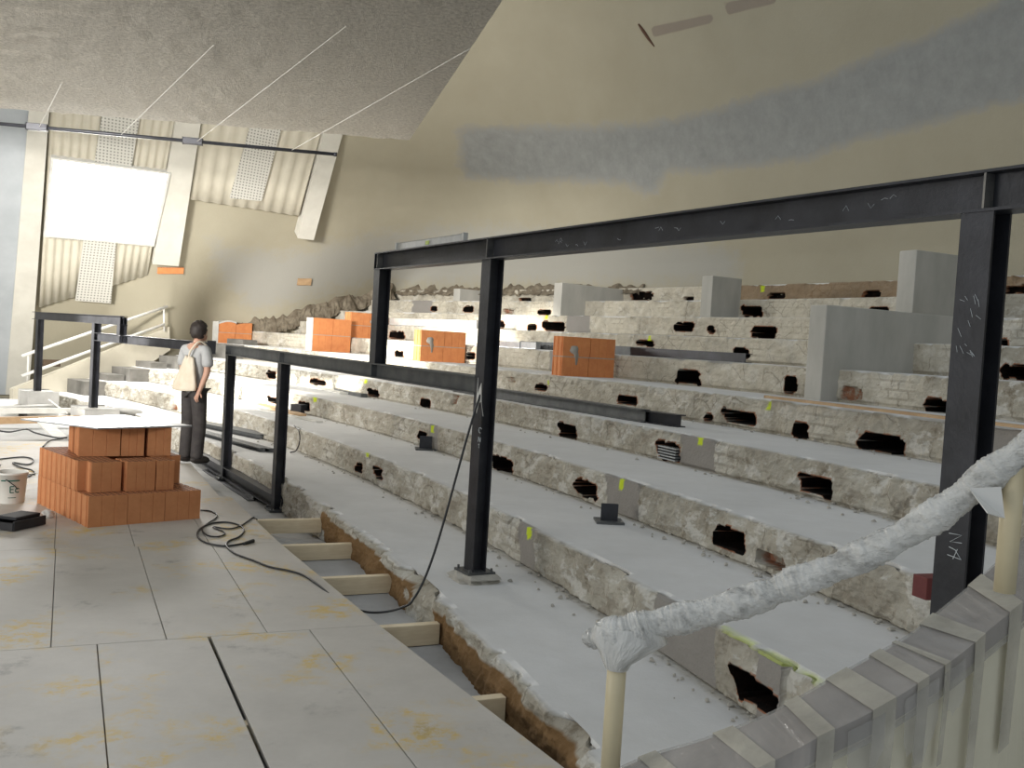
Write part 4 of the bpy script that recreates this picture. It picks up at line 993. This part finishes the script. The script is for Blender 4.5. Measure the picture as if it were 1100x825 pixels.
# planks, sheet and offcuts behind the pile
for (p0, p1, z, h, w, mt, L) in (((-30, 456), (86, 453), 0, .10, .12, M_WOODS, 'brown timber plank on the floor behind the block pile, nearest'), ((-30, 444), (84, 444), 0, .09, .10, M_WHITE, 'pale-topped timber plank on the floor in front of the plinths'),
                                 ((-30, 441), (52, 437), 0, .04, .25, M_CONC, 'wide grey board lying behind the timber planks')):
    a, b = onz(p0, z), onz(p1, z); d = b - a; x = unit(np.cross(d, ez)); mb = MB(); mb.box((a + b) / 2 + ez * (h / 2 - .0), d / 2, x * w / 2, ez * h / 2, .006); prop(mb.build('timber_plank', mt), L, 'plank')
a, b = onz((47, 455), 0), onz((64, 470), 0); d = b - a; x = unit(np.cross(d, ez)); mb = MB(); mb.box((a + b) / 2 + ez * .012, d / 2, x * .09, ez * .01); prop(mb.build('pale_offcut', M_WHITE), 'pale board offcut on the floor left of the block pile', 'board')
a, b = onz((52, 436.5), .03), onz((72, 444), .02); mb = MB(); mb.tube([a + ez * .12, b], .014, 6); prop(mb.build('white_lath', M_WHITE), 'thin white lath leaning between the two plinths', 'lath')
q = [onz(p, -.02) for p in ((-10, 437), (20, 438), (24, 429), (-10, 428))]; mb = MB(); mb.hexa([p - ez * .22 for p in q], q); prop(mb.build('white_sheet_stack', M_WHITE), 'low stack of white sheets at the far left below the grey wall', 'sheets')
# ------------------------------------------------------------------ cables
def cable(pts, name, label, r=.007, parent=None):
    mb = MB(); mb.tube(spline(pts, 6), r, 8); o = mb.build(name, M_BLACK, parent, True)
    if label: prop(o, label, 'cable')
    return o
gz = lambda x, y, z=.008: onz((x, y), z)
cab = [gz(*p) for p in ((266, 582.5), (255, 585), (240, 586.5), (222, 583), (213, 577), (214, 569), (226, 562.5), (243, 561), (257, 564), (262, 570), (256, 577), (246, 581), (243, 586), (250, 593), (258, 597), (272, 602), (290, 609), (310, 613), (326, 618), (340, 627))]
cab += [onz((356, 640), -.01), onz((374, 651), -.035), onz((394, 657.5), -.045), onz((416, 657), -.03)]
top = onplane((516, 424), lp(s2, 0) + BN * .065, BN); bot = onz((438, 650), .03)
cab.append(bot)
for i in range(1, 13):
    t = i / 12; P = bot * (1 - t) + top * t; P[2] -= .32 * math.sin(math.pi * t) * (1 - t); cab.append(P)
root = empty('power_cable', gz(266, 582.5, 0), 'long black power cable from the floor coil up to the middle post', 'cable')
cable(cab, 'cable', None, .0075, root)
mb = MB(); a, b = gz(262, 584, .012), gz(272, 581, .012); mb.tube([a, b], [.012, .016], 8); mb.build('plug', M_BLACK, root)
cable([gz(*p) for p in ((215.5, 548), (226, 549), (233, 552.5), (231, 557), (222, 563), (217, 569), (223, 575), (234, 576.5), (241, 574), (240, 571), (232, 568), (230, 566), (246, 568), (258, 565), (266, 560), (272, 556), (276, 558))], 'extension_lead', 'short coiled black lead on the chipboard beside the block pile', .0065)
cable([gz(x, y, .012) for x, y in ((-5, 462), (10, 464), (28, 461), (38, 465), (60, 470), (72, 470))], 'extension_lead', 'black cable trailing on the far floor above the bucket', .012)
cable([gz(x, y, .012) for x, y in ((-8, 494), (10, 492), (26, 491), (36, 494), (30, 499), (14, 497), (22, 502), (34, 505), (37, 509), (25, 511), (20, 514), (33, 511))], 'extension_lead', 'loops of black cable on the floor left of the block pile', .009)
cable([gz(x, y, .012) for x, y in ((46, 480), (52, 474), (60, 472), (68, 471))], 'extension_lead', 'short black cable end beside the top of the block pile', .009)
P = [onz((312, 486), TZ[0] + .02), tp((318, 484), 1, .03), tp((322, 474), 1, .16), onarc((321, 463), TR[1] - .04), onarc((316, 457), TR[1] + .03)]
cable(P, 'extension_lead', 'thin dark cable curling over the tier edge right of the second post', .008)
# a thin angle bar lying under the bottom rail
a, b = onz((223, 505), -.24), onz((273, 538), -.24); mb = MB(); d = b - a; x = unit(np.cross(d, ez)); mb.prism([(0, 0), (.07, 0), (.07, .008), (.008, .008), (.008, .05), (0, .05)], a, x, ez, d)
prop(mb.build('angle_bar', M_STEEL), 'dark angle bar lying in the pit below the bottom steel rail', 'steel bar')

# ------------------------------------------------------------------ hanging ceiling slab, pipe and wires
SZ = 4.75
L0, L1 = onz((-260, 96), SZ), onz((440, 150.5), SZ); R1_ = onz((540, 0), SZ); dirR = R1_ - L1; dirL = unit(L0 - L1)
N = 46; gv = []; 
Lw = 16.; Ld = np.linalg.norm(dirR) * 1.35; dr_ = unit(dirR)
nx, ny = 110, 80
for i in range(nx + 1):
    for j in range(ny + 1):
        P = L1 + dirL * Lw * i / nx + dr_ * Ld * j / ny
        e = 0.
        if j == 0: P = P - dr_ * (.03 * npn(i * 1.3, 0, 3))
        gv.append((P[0], P[1], SZ + .012 * npn(P[0] * 5, P[1] * 5, 1) + (.02 * npn(i * .9, 2, 0) if j == 0 else 0)))
k = len(gv)
gf = [(i * (ny + 1) + j, i * (ny + 1) + j + 1, (i + 1) * (ny + 1) + j + 1, (i + 1) * (ny + 1) + j) for i in range(nx) for j in range(ny)]
tops = [(v[0], v[1], SZ + .28) for v in gv]
gv2 = gv + tops
gf2 = gf + [tuple(k + a for a in reversed(f)) for f in gf]
for i in range(nx): gf2 += [(i * (ny + 1), (i + 1) * (ny + 1), k + (i + 1) * (ny + 1), k + i * (ny + 1)), (i * (ny + 1) + ny, k + i * (ny + 1) + ny, k + (i + 1) * (ny + 1) + ny, (i + 1) * (ny + 1) + ny)]
for j in range(ny): gf2 += [(j + 1, j, k + j, k + j + 1), (nx * (ny + 1) + j, nx * (ny + 1) + j + 1, k + nx * (ny + 1) + j + 1, k + nx * (ny + 1) + j)]
o = fixn(mesh_obj('ceiling', gv2, gf2, M_SLAB, None, False, origin=False)); prop(o, 'rough grey sprayed acoustic ceiling slab over the stage', None, None, 'structure')
RZ = 4.55
pa, pb = onz((-120, 122), RZ), onz((362, 166), RZ)
pr = empty('hanging_pipe', onz((150, 141), RZ), 'long thin dark pipe hanging below the grey ceiling slab', 'pipe')
mb = MB(); mb.tube([pa, pb], .028, 10); mb.build('pipe', M_STEEL, pr, True)
mb = MB(); mb.tube([pb, pb - unit(pb - pa) * .05 - ez * .0], .035, 10); mb.build('end_cap', M_STEEL, pr, True)
pd = unit(pb - pa)
for x in (40, 207):
    lo, hi = 0., 1.
    for _ in range(50):
        mid = (lo + hi) / 2
        if proj(pa + (pb - pa) * mid)[0, 0] < x: lo = mid
        else: hi = mid
    P = pa + (pb - pa) * lo; mb = MB(); mb.box(P, pd * .15, np.cross(pd, ez) * .045, ez * .05, .008); mb.build('clamp', M_STEEL, pr)
for (x, y), (x2, y2), L in (((42, 134), (66, 90), 'white hanging wire nearest the left edge, tied to the first pipe clamp'), ((130, 141), (230, 48), 'white hanging wire midway between the two pipe clamps'),
                     ((211, 151), (372, 28), 'long white hanging wire tied to the second pipe clamp'), ((313, 143), (545, 38), 'longest faint white wire crossing to the slab edge')):
    lo, hi = 0., 1.
    for _ in range(50):
        mid = (lo + hi) / 2
        if proj(pa + (pb - pa) * mid)[0, 0] < x: lo = mid
        else: hi = mid
    P = pa + (pb - pa) * lo; P2 = onz((x2, y2), SZ - .01) if x2 < 500 else onz((505, 52), SZ - .01); mb = MB(); mb.tube([P, P2], .0042, 6); prop(mb.build('hanging_wire', M_WHITE), L, 'wire', 'white wires holding the pipe')

# ------------------------------------------------------------------ near parapet and wrapped rail
ST = [((640, 838), (672, 872)), ((698, 813), (740, 850)), ((758, 795), (802, 831)), ((813, 774), (852, 807)), ((846, 758), (880, 792)), ((893, 731), (942, 762)), ((947, 701), (996, 728)), ((977, 684), (1034, 701)), ((1013, 655), (1062, 677)), ((1056, 619), (1098, 648)), ((1090, 588), (1140, 612)), ((1120, 560), (1180, 578))]
pz = lambda x: .80 + (x - 698) / (1056 - 698) * .36
far = spline([onz(a, pz(a[0])) for a, b in ST], 4); nea = spline([onz(b, pz(a[0])) for a, b in ST], 4)
far, nea = np.array(far), np.array(nea); n = len(far)
def strip(far, nea, z0, z1, over=0.):
    mb = MB(); n = len(far); w = nea - far; w[:, 2] = 0; w = w / np.linalg.norm(w, axis=1)[:, None]
    f, g = far - w * over, nea + w * over; V = []
    for i in range(n): V += [f[i] + ez * z0, g[i] + ez * z0, g[i] + ez * z1, f[i] + ez * z1]
    fs = []
    for i in range(n - 1):
        for k in range(4): fs.append((i * 4 + k, i * 4 + (k + 1) % 4, (i + 1) * 4 + (k + 1) % 4, (i + 1) * 4 + k))
    fs += [(0, 1, 2, 3), tuple((n - 1) * 4 + k for k in (3, 2, 1, 0))]
    mb.add(V, fs); return mb
pw = empty('parapet', (far[n // 2] + nea[n // 2]) / 2 * np.array([1, 1, 0]), 'curved cream parapet with taped plastic film over its brown capping', 'parapet')
w = nea - far; w[:, 2] = 0
# wall body below the cap, set in slightly
mbw = MB(); V = []
for i in range(n):
    wi = unit(w[i]); f, g = far[i] + wi * .02, nea[i] - wi * .012
    V += [(f[0], f[1], -.2), (g[0], g[1], -.2), (g[0], g[1], g[2] - .045), (f[0], f[1], f[2] - .045)]
fs = [(i * 4 + k, i * 4 + (k + 1) % 4, (i + 1) * 4 + (k + 1) % 4, (i + 1) * 4 + k) for i in range(n - 1) for k in range(4)] + [(0, 1, 2, 3), tuple((n - 1) * 4 + k for k in (3, 2, 1, 0))]
mbw.add(V, fs); mbw.build('wall_body', M_PCREAM, pw, True).data.polygons.foreach_set('use_smooth', [False] * len(fs))
cap_ = strip(far, nea, -.045, 0).build('capping', M_CAP, pw)
film = strip(far, nea, -.058, .004, .004).build('plastic_film', M_WRAPT, cap_)
TS = [3.2, 8.6, 15.6, 19.6, 23.0, 25.6, 29.5, 34.5]
for q, i in enumerate(TS):
    i0 = int(i); t = i - i0; wd = 1 if q % 2 else 2
    A_, B_ = [], []
    for dlt in (0, (1.3, 1.5, 1.5, 1.7, 1.0, .6, 1.6, 1.4)[q]):
        u = min(n - 1.001, i + dlt); a = int(u); tt = u - a; A_.append(far[a] * (1 - tt) + far[a + 1] * tt); B_.append(nea[a] * (1 - tt) + nea[a + 1] * tt)
    mb = MB(); wi = unit((B_[0] - A_[0]) * np.array([1, 1, 0])); dn = [.3, .45, .16, .55, .6, .2, .5, .3][q]
    rows = [[p - wi * .006 - ez * .03 for p in A_], [p - wi * .006 + ez * .007 for p in A_], [p + wi * .007 + ez * .007 for p in B_], [p + wi * .009 - ez * .06 for p in B_], [p + wi * .005 - ez * dn for p in B_]]
    rows[-1][1] = rows[-1][1] + (rows[-1][0] - rows[-1][1]) * random.uniform(.1, .5)
    mb.add([p for r_ in rows for p in r_], [(2 * k, 2 * k + 1, 2 * k + 3, 2 * k + 2) for k in range(len(rows) - 1)])
    o = mb.build('tape_strip', M_TAPE, pw); sm = o.modifiers.new('t', 'SOLIDIFY'); sm.thickness = .0015
# hanging film flaps under the cap's near edge
for (u0, u1, dn) in ((18, 20.5, .09), (22, 25, .13), (25.5, 28, .07)):
    mb = MB(); V = []
    nn_ = 8
    for k in range(nn_ + 1):
        u = u0 + (u1 - u0) * k / nn_; a = int(u); tt = u - a; p = nea[a] * (1 - tt) + nea[a + 1] * tt; wi = unit(w[a]); h_ = dn * (.5 + .5 * math.sin(math.pi * k / nn_)) * (1 + .3 * npn(k * 1.3, u0, 1))
        V += [p + wi * .008 - ez * .01, p + wi * (.012 + .01 * npn(k, 3, u0)) - ez * (.03 + h_)]
    mb.add(V, [(2 * k, 2 * k + 1, 2 * k + 3, 2 * k + 2) for k in range(nn_)]); mb.build('film_flap', M_WRAPT, pw, True)
# wrapped rail
RP = [(628, 687), (645, 684), (665, 680), (690, 674), (714, 668), (764, 657), (821, 639), (854, 626), (909, 605), (964, 578), (1018, 545), (1059, 513), (1100, 484), (1150, 446)]
def rd(x): return 2.0 + (x - 665) / (1085 - 665) * .1 + max(0, 665 - x) * .0012
RPT = [atdist(p, rd(p[0])) for p in RP]
hrail = empty('handrail', RPT[2] * np.array([1, 1, 0]) + ez * .75, 'cream handrail wrapped in wrinkled clear plastic in the right foreground', 'handrail')
pts = spline(RPT[1:], 10)
mb = MB(); mb.tube(pts, .020, 10); mb.build('rail', M_PVC, hrail, True)
pw_ = spline(RPT, 36); m_ = len(pw_)
rr = []
for i in range(m_):
    t = i / m_; base = .030 + .003 * math.sin(i * .13) + .004 * npn(i * .09, 4, 4)
    if i < 36: base *= (.35 + .6 * (i / 36)) 
    elif i < 108: base *= 1.12
    rr.append(base)
def wrink(i, k):
    t = 2 * math.pi * k / 28; cx_, sx_ = math.cos(t), math.sin(t)
    return 1 + .13 * abs(npn(i * .16 + sx_ * .8, cx_ * .7, 8)) + .09 * npn(i * .42 + cx_ * 1.4, sx_, 3) + .05 * npn(i * .9 + sx_ * 2, cx_ * 2, 1) + (.25 * npn(cx_ * 2.5, sx_ * 2.5, i * .1) if i < 24 else 0)
mb = MB(); mb.tube(pw_, rr, 28, True, rfun=wrink); wo = mb.build('plastic_wrap', M_WRAP, hrail, True)
wl = np.concatenate([[0], np.cumsum([np.linalg.norm(pw_[i + 1] - pw_[i]) for i in range(m_ - 1)])])
wa = wo.data.attributes.new('wrapco', 'FLOAT_VECTOR', 'POINT')
for i in range(m_):
    for k in range(28):
        t = 2 * math.pi * k / 28; wa.data[i * 28 + k].vector = (wl[i] + .02 * math.sin(t), .1 * math.cos(t), .1 * math.sin(t))
P1 = RPT[2]; P1b = P1.copy(); P1b[2] = .76
mb = MB(); mb.tube([P1b, P1], .020, 14); mb.build('post', M_PVC, hrail, True)
P2 = atdist((1090, 500), 2.1); P2b = P2.copy(); P2b[2] = atdist((1085, 634), 2.1)[2] - .005
mb = MB(); mb.tube([P2b, P2], .020, 14); mb.build('post', M_PVC, hrail, True)
# baggy plastic skirt round the top of the near post and a loose flap at the far end of the wrap
dr0 = unit((RPT[5] - RPT[2]) * np.array([1, 1, 0])); cr0 = np.cross(ez, dr0)
mb = MB(); V = []; n_ = 20
for lev, (zz, sx, sy, sh) in enumerate(((.015, .070, .034, .02), (-.015, .080, .036, .022), (-.040, .052, .032, .012), (-.062, .030, .026, .0), (-.075, .0235, .0235, .0))):
    for i in range(n_):
        t = 2 * math.pi * i / n_; q = 1 + .10 * npn(math.cos(t) * 2, math.sin(t) * 2, lev)
        V.append(P1 + dr0 * (sh + sx * q * math.cos(t)) + cr0 * sy * q * math.sin(t) + ez * zz)
mb.add(V, [(l * n_ + i, l * n_ + (i + 1) % n_, (l + 1) * n_ + (i + 1) % n_, (l + 1) * n_ + i) for l in range(4) for i in range(n_)])
sk = mb.build('plastic_skirt', M_WRAP, hrail, True)
wa = sk.data.attributes.new('wrapco', 'FLOAT_VECTOR', 'POINT')
for i, v_ in enumerate(sk.data.vertices): wa.data[i].vector = (i % n_ * .012 if i % n_ < 10 else (n_ - i % n_) * .012, i // n_ * .02, .1)
P = atdist((1050, 530), rd(1050)); mb = MB()
P = P + dr0 * .02; fv = [P + ez * .012 + dr0 * -.05, P + ez * .02 + dr0 * .005, P - ez * .038 + dr0 * .012, P - ez * .034 - dr0 * .008, P - ez * .028 - dr0 * .03]
mb.add([q - cr0 * (.03 + .01 * i % 2) for i, q in enumerate(fv)], [(0, 1, 2, 3), (0, 3, 4)]); o = mb.build('plastic_flap', M_WRAP, hrail); sm = o.modifiers.new('t', 'SOLIDIFY'); sm.thickness = .002

mb = MB(); bm = bmesh.new(); bmesh.ops.create_icosphere(bm, subdivisions=2, radius=1); c_ = onz((787, 637), TZ[1] + .02)
for v in bm.verts: v.co *= 1 + .35 * noise.noise(v.co * 1.7)
bm.verts.index_update(); mb.add([np.array([v.co.x * .03, v.co.y * .05, v.co.z * .022]) + c_ for v in bm.verts], [tuple(v.index for v in f.verts) for f in bm.faces]); bm.free()
prop(mb.build('brick_fragment', M_RED), 'small dark red brick fragment on the second tier just above the wrapped rail', 'brick fragment')
random.seed(21); mb = MB()
for q in range(420):
    k = random.choice([1, 1, 1, 2, 2, 3, 3, 4]); x = random.uniform(260, 1000); rr_ = TR[k] - abs(random.gauss(.03, .10)); lo, hi = math.radians(8), math.radians(45)
    for _ in range(30):
        mid = (lo + hi) / 2
        if proj(pol(rr_, mid, TZ[k - 1]))[0, 0] > x: lo = mid
        else: hi = mid
    P = pol(rr_, lo, TZ[k - 1]); sz = random.uniform(.004, .016)
    if P[1] < 2.6: continue
    vs_ = [P + np.array([sz * random.uniform(.5, 1.3) * a, sz * random.uniform(.5, 1.3) * b, sz * c_ + .004]) for a, b, c_ in ((-1, -1, 0), (1, -1, 0), (1, 1, 0), (-1, 1, 0), (-.6, -.5, 1), (.6, -.7, .9), (.5, .6, 1.1), (-.7, .6, .8))]
    mb.hexa(vs_[:4], vs_[4:])
prop(mb.build('rubble_crumbs', M_MORTAR), 'scattered crumbs of broken concrete along the feet of the lower risers', 'rubble', None, 'stuff')
# ------------------------------------------------------------------ person
PB = np.array([-3.807, 11.62, 0.]); fwd = np.array([*unit([.50, .86]), 0]); rgt = np.array([fwd[1], -fwd[0], 0])
S = 1.69 / 1.72
def W(x, y, z): return PB + (rgt * x + fwd * y + ez * z) * S
def skin(name, joints, edges, mat, parent, root=0, sub=2, extra=None):
    me = bpy.data.meshes.new(name + '_raw'); me.from_pydata([tuple(W(*j[:3])) for j in joints], edges, []); ob = bpy.data.objects.new(name + '_raw', me); C.objects.link(ob)
    md = ob.modifiers.new('s', 'SKIN'); md.use_smooth_shade = True; md.branch_smoothing = .6
    for v, j in zip(me.skin_vertices[0].data, joints):
        v.radius = (j[3] * S, (j[4] if len(j) > 4 else j[3]) * S)
    me.skin_vertices[0].data[root].use_root = True
    sd = ob.modifiers.new('d', 'SUBSURF'); sd.levels = sub; sd.render_levels = sub
    dg = bpy.context.evaluated_depsgraph_get(); dg.update()
    m2 = bpy.data.meshes.new_from_object(ob.evaluated_get(dg)); bpy.data.objects.remove(ob)
    bm = bmesh.new(); bm.from_mesh(m2)
    if extra: extra(bm)
    bm.to_mesh(m2); bm.free(); m2.name = name
    for p in m2.polygons: p.use_smooth = True
    m2.materials.clear(); return link(name, m2, mat, parent)
M_SKIN = simple('skin', (.42, .24, .17), (.48, .28, .20), 12, .6)
M_SHIRT = simple('grey_tshirt', (.33, .335, .335), (.39, .395, .39), 10, .9)
M_TROUS = simple('dark_trousers', (.030, .026, .026), (.05, .044, .042), 10, .9)
M_HAIR = simple('dark_hair', (.012, .009, .008), (.03, .022, .018), 30, .6, 0, .5, 60)
M_BAG = simple('natural_cotton', (.56, .49, .38), (.64, .57, .46), 7, .9, 0, .2, 40)
M_SHOE = simple('dark_shoe', (.03, .025, .022), rough=.6)
pe = empty('person', PB, 'person seen from behind in a grey t-shirt and dark trousers, gazing up the tiers', 'person')
def ell(bm, c, rx, ry, rz_, seg=16):
    r = bmesh.ops.create_uvsphere(bm, u_segments=seg, v_segments=seg // 2 + 2, radius=1)
    for v in r['verts']:
        x, y, z = v.co; v.co = Vector(W(c[0] + x * rx, c[1] + y * ry, c[2] + z * rz_))
hx, hy, hz = .015, .03, 1.60    # head centre
def head(bm):
    ell(bm, (hx, hy, hz), .075, .092, .112, 20)
    ell(bm, (hx, hy + .06, hz - .055), .05, .045, .05)           # jaw and chin
    ell(bm, (hx, hy + .098, hz - .012), .013, .018, .022, 10)     # nose
    ell(bm, (hx, hy + .088, hz - .052), .024, .010, .008, 10)     # mouth
    for s in (-1, 1):
        ell(bm, (hx + .032 * s, hy + .083, hz + .012), .013, .010, .009, 10)   # eyes
        ell(bm, (hx + .077 * s, hy - .005, hz - .012), .010, .020, .030, 10)   # ears
def hand(base, d, side, back):
    J, Ed = [], []
    return J, Ed
# body: 0 pelvis
J = [(0, 0, .93, .125, .105), (0, -.005, 1.10, .125, .095), (0, -.01, 1.28, .15, .105), (0, -.01, 1.40, .12, .085), (.005, .0, 1.465, .055, .055), (hx, .015, 1.54, .052, .055),
     (.185, -.005, 1.40, .056), (.235, -.02, 1.13, .043), (.19, -.085, .905, .029), (.175, -.105, .86, .034, .020),
     (-.185, -.005, 1.40, .056), (-.235, .01, 1.13, .043), (-.225, .07, .90, .029), (-.22, .085, .855, .034, .020),
     (.095, .0, .86, .085), (.105, .015, .48, .055), (.11, -.02, .09, .042), (.115, .10, .045, .040, .035),
     (-.095, .0, .86, .085), (-.105, .02, .48, .055), (-.105, -.01, .09, .042), (-.115, .11, .045, .040, .035)]
E_ = [(0, 1), (1, 2), (2, 3), (3, 4), (4, 5), (3, 6), (6, 7), (7, 8), (8, 9), (3, 10), (10, 11), (11, 12), (12, 13), (0, 14), (14, 15), (15, 16), (16, 17), (0, 18), (18, 19), (19, 20), (20, 21)]
# five separate fingers per hand, unequal and bent
for (w_, hx0, hy0, hz0, sg) in ((9, .175, -.105, .86, 1), (13, -.22, .085, .855, -1)):
    for f, (dx, dy, L, r_) in enumerate(((.028, -.012, .070, .0085), (.010, -.014, .080, .009), (-.008, -.012, .076, .0088), (-.025, -.006, .060, .0078), (.038, .022, .050, .010))):
        a = len(J); zf = -.022 if f < 4 else .005
        J.append((hx0 + dx * .9 * sg, hy0 + dy * .6, hz0 + zf, r_ * 1.1)); J.append((hx0 + dx * 1.15 * sg, hy0 + dy - .012 * (f < 4), hz0 + zf - L * .5, r_)); J.append((hx0 + dx * 1.1 * sg, hy0 + dy + .006, hz0 + zf - L, r_ * .8))
        E_ += [(w_, a), (a, a + 1), (a + 1, a + 2)]
skin('body', J, E_, M_SKIN, pe, 0, 2, head)
skin('t_shirt', [(0, 0, .83, .162, .136), (0, -.005, 1.12, .150, .115), (0, -.01, 1.28, .172, .124), (0, -.012, 1.40, .135, .10), (0, -.005, 1.455, .075, .070),
                 (.175, -.005, 1.405, .080), (.222, -.012, 1.26, .074), (.232, -.016, 1.17, .072), (-.175, -.005, 1.405, .080), (-.222, .0, 1.26, .074), (-.232, .006, 1.17, .072)],
     [(0, 1), (1, 2), (2, 3), (3, 4), (3, 5), (5, 6), (6, 7), (3, 8), (8, 9), (9, 10)], M_SHIRT, pe)
skin('trousers', [(0, 0, .965, .128, .112), (.085, .0, .84, .104), (.105, .015, .48, .085), (.11, -.015, .10, .078), (.11, -.015, .05, .078), (-.085, .0, .84, .104), (-.105, .02, .48, .085), (-.105, -.005, .10, .078), (-.105, -.005, .05, .078)],
     [(0, 1), (1, 2), (2, 3), (3, 4), (0, 5), (5, 6), (6, 7), (7, 8)], M_TROUS, pe)
bm = bmesh.new(); r = bmesh.ops.create_uvsphere(bm, u_segments=28, v_segments=20, radius=1)
for v in r['verts']:
    x, y, z = v.co
    q = 1 + .10 * noise.noise(Vector((x * 4, y * 4, z * 4))) + .11 * noise.noise(Vector((x * 9, y * 9, z * 9))) + .06 * max(0, z)
    # hair covers the crown, sides and back but leaves the face free
    if y > .25 and z < .45: q *= .86
    v.co = Vector(W(hx + x * .098 * q, hy - .012 + y * .112 * q, hz + .022 + max(z, -.85) * .118 * q))
me = bpy.data.meshes.new('hair'); bm.to_mesh(me); bm.free()
for p in me.polygons: p.use_smooth = True
link('hair', me, M_HAIR, pe)
for s, yy in ((.113, .04), (-.112, .05)):
    bm = bmesh.new(); r = bmesh.ops.create_uvsphere(bm, u_segments=16, v_segments=12, radius=1)
    for v in r['verts']:
        x, y, z = v.co; v.co = Vector(W(s + x * .052 * (1 - .15 * y), yy + y * .15, max(.0, .045 + z * .055 - .012 * y)))
    me = bpy.data.meshes.new('shoe'); bm.to_mesh(me); bm.free(); [setattr(p, 'use_smooth', True) for p in me.polygons]; link('shoe', me, M_SHOE, pe)
# tote bag hanging on the back
tb = empty('tote_bag', W(-.02, -.16, .93), 'natural cotton tote bag slung across the back of the person', 'bag')
V = []; nu, nv = 14, 14
for i in range(nu + 1):
    for j in range(nv + 1):
        u, v = i / nu, j / nv
        half = .19 - .155 * max(0, v - .12) ** 1.15; x = -.035 + (u - .5) * 2 * half + .075 * v
        y = -.145 - .045 * math.sin(math.pi * u) * (1 - .5 * v) + .012 * npn(u * 5, v * 5, 2); z = .895 + .41 * v + .012 * math.cos(u * 9) * v - .012 * math.sin(math.pi * u)
        V.append(W(x, y, z))
k = len(V); V2 = V + [p + fwd * (.035 + .02 * math.sin(math.pi * ((i // (nv + 1)) / nu))) for i, p in enumerate(V)]
fs = [(i * (nv + 1) + j, (i + 1) * (nv + 1) + j, (i + 1) * (nv + 1) + j + 1, i * (nv + 1) + j + 1) for i in range(nu) for j in range(nv)]
f2_ = fs + [tuple(k + a for a in reversed(f)) for f in fs]
for i in range(nu): f2_ += [((i + 1) * (nv + 1), i * (nv + 1), k + i * (nv + 1), k + (i + 1) * (nv + 1)), (i * (nv + 1) + nv, (i + 1) * (nv + 1) + nv, k + (i + 1) * (nv + 1) + nv, k + i * (nv + 1) + nv)]
for j in range(nv): f2_ += [(j, j + 1, k + j + 1, k + j), (nu * (nv + 1) + j + 1, nu * (nv + 1) + j, k + nu * (nv + 1) + j, k + nu * (nv + 1) + j + 1)]
mb = MB(); mb.add(V2, f2_); mb.build('bag_body', M_BAG, tb, True)
mb = MB(); mb.tube(spline([W(.04, -.15, 1.28), W(.075, -.145, 1.38), W(.115, -.06, 1.488), W(.125, .06, 1.43), W(.09, .125, 1.3)], 6), .012, 8); mb.build('strap', M_BAG, tb, True)

# ------------------------------------------------------------------ light
wd = bpy.data.worlds.new('world'); SC.world = wd; wd.use_nodes = True; bg = wd.node_tree.nodes['Background']; bg.inputs[0].default_value = (.86, .935, 1.0, 1); bg.inputs[1].default_value = .54
def area(name, loc, tgt, sx, sy, e, col, spread=None):
    l = bpy.data.lights.new(name, 'AREA'); l.shape = 'RECTANGLE'; l.size = sx; l.size_y = sy; l.energy = e; l.color = col
    if spread: l.spread = spread
    o = bpy.data.objects.new(name, l); C.objects.link(o); o.location = loc; d = Vector(tgt) - Vector(loc); o.rotation_euler = d.to_track_quat('-Z', 'Y').to_euler(); return o
area('side_window_light', (-13.5, .5, 2.8), (-2.5, 17, 3.4), 7, 3.4, 560, (1, .96, .88))
area('rear_fill_light', (-9.5, -3, 4.0), (-6.5, 24, 3.8), 4, 2.5, 680, (1, .965, .92), math.radians(50))  # added fill lamp behind the camera, brightens the side wall
wc = sum(plp(p, .35) for p in wq) / 4
area('window_daylight', wc, Vector(wc) + Vector(PN), 2.2, 1.6, 520, (1, .98, .94))
sp = bpy.data.lights.new('sunbeam', 'SPOT'); sp.energy = 52000; sp.spot_size = math.radians(14); sp.spot_blend = .4; sp.shadow_soft_size = .25; sp.color = (1, .95, .84)
so = bpy.data.objects.new('sunbeam', sp); C.objects.link(so); so.location = (-17, 8.5, 4.3); so.rotation_euler = (Vector((-3.6, 17.2, 1.0)) - so.location).to_track_quat('-Z', 'Y').to_euler()
# unseen flank wall, added to block sky light from the right
mb = MB(); mb.box((12.5, 4, 4.5), (.15, 0, 0), (0, 9, 0), (0, 0, 4.8)); prop(mb.build('wall_right_blocker', M_CREAM), 'cream flank wall out of frame, added to block light from the right', None, None, 'structure')
vs = SC.view_settings; vs.view_transform = 'Standard'; vs.look = 'None'; vs.gamma = 1; vs.use_curve_mapping = False; vs.exposure = 0
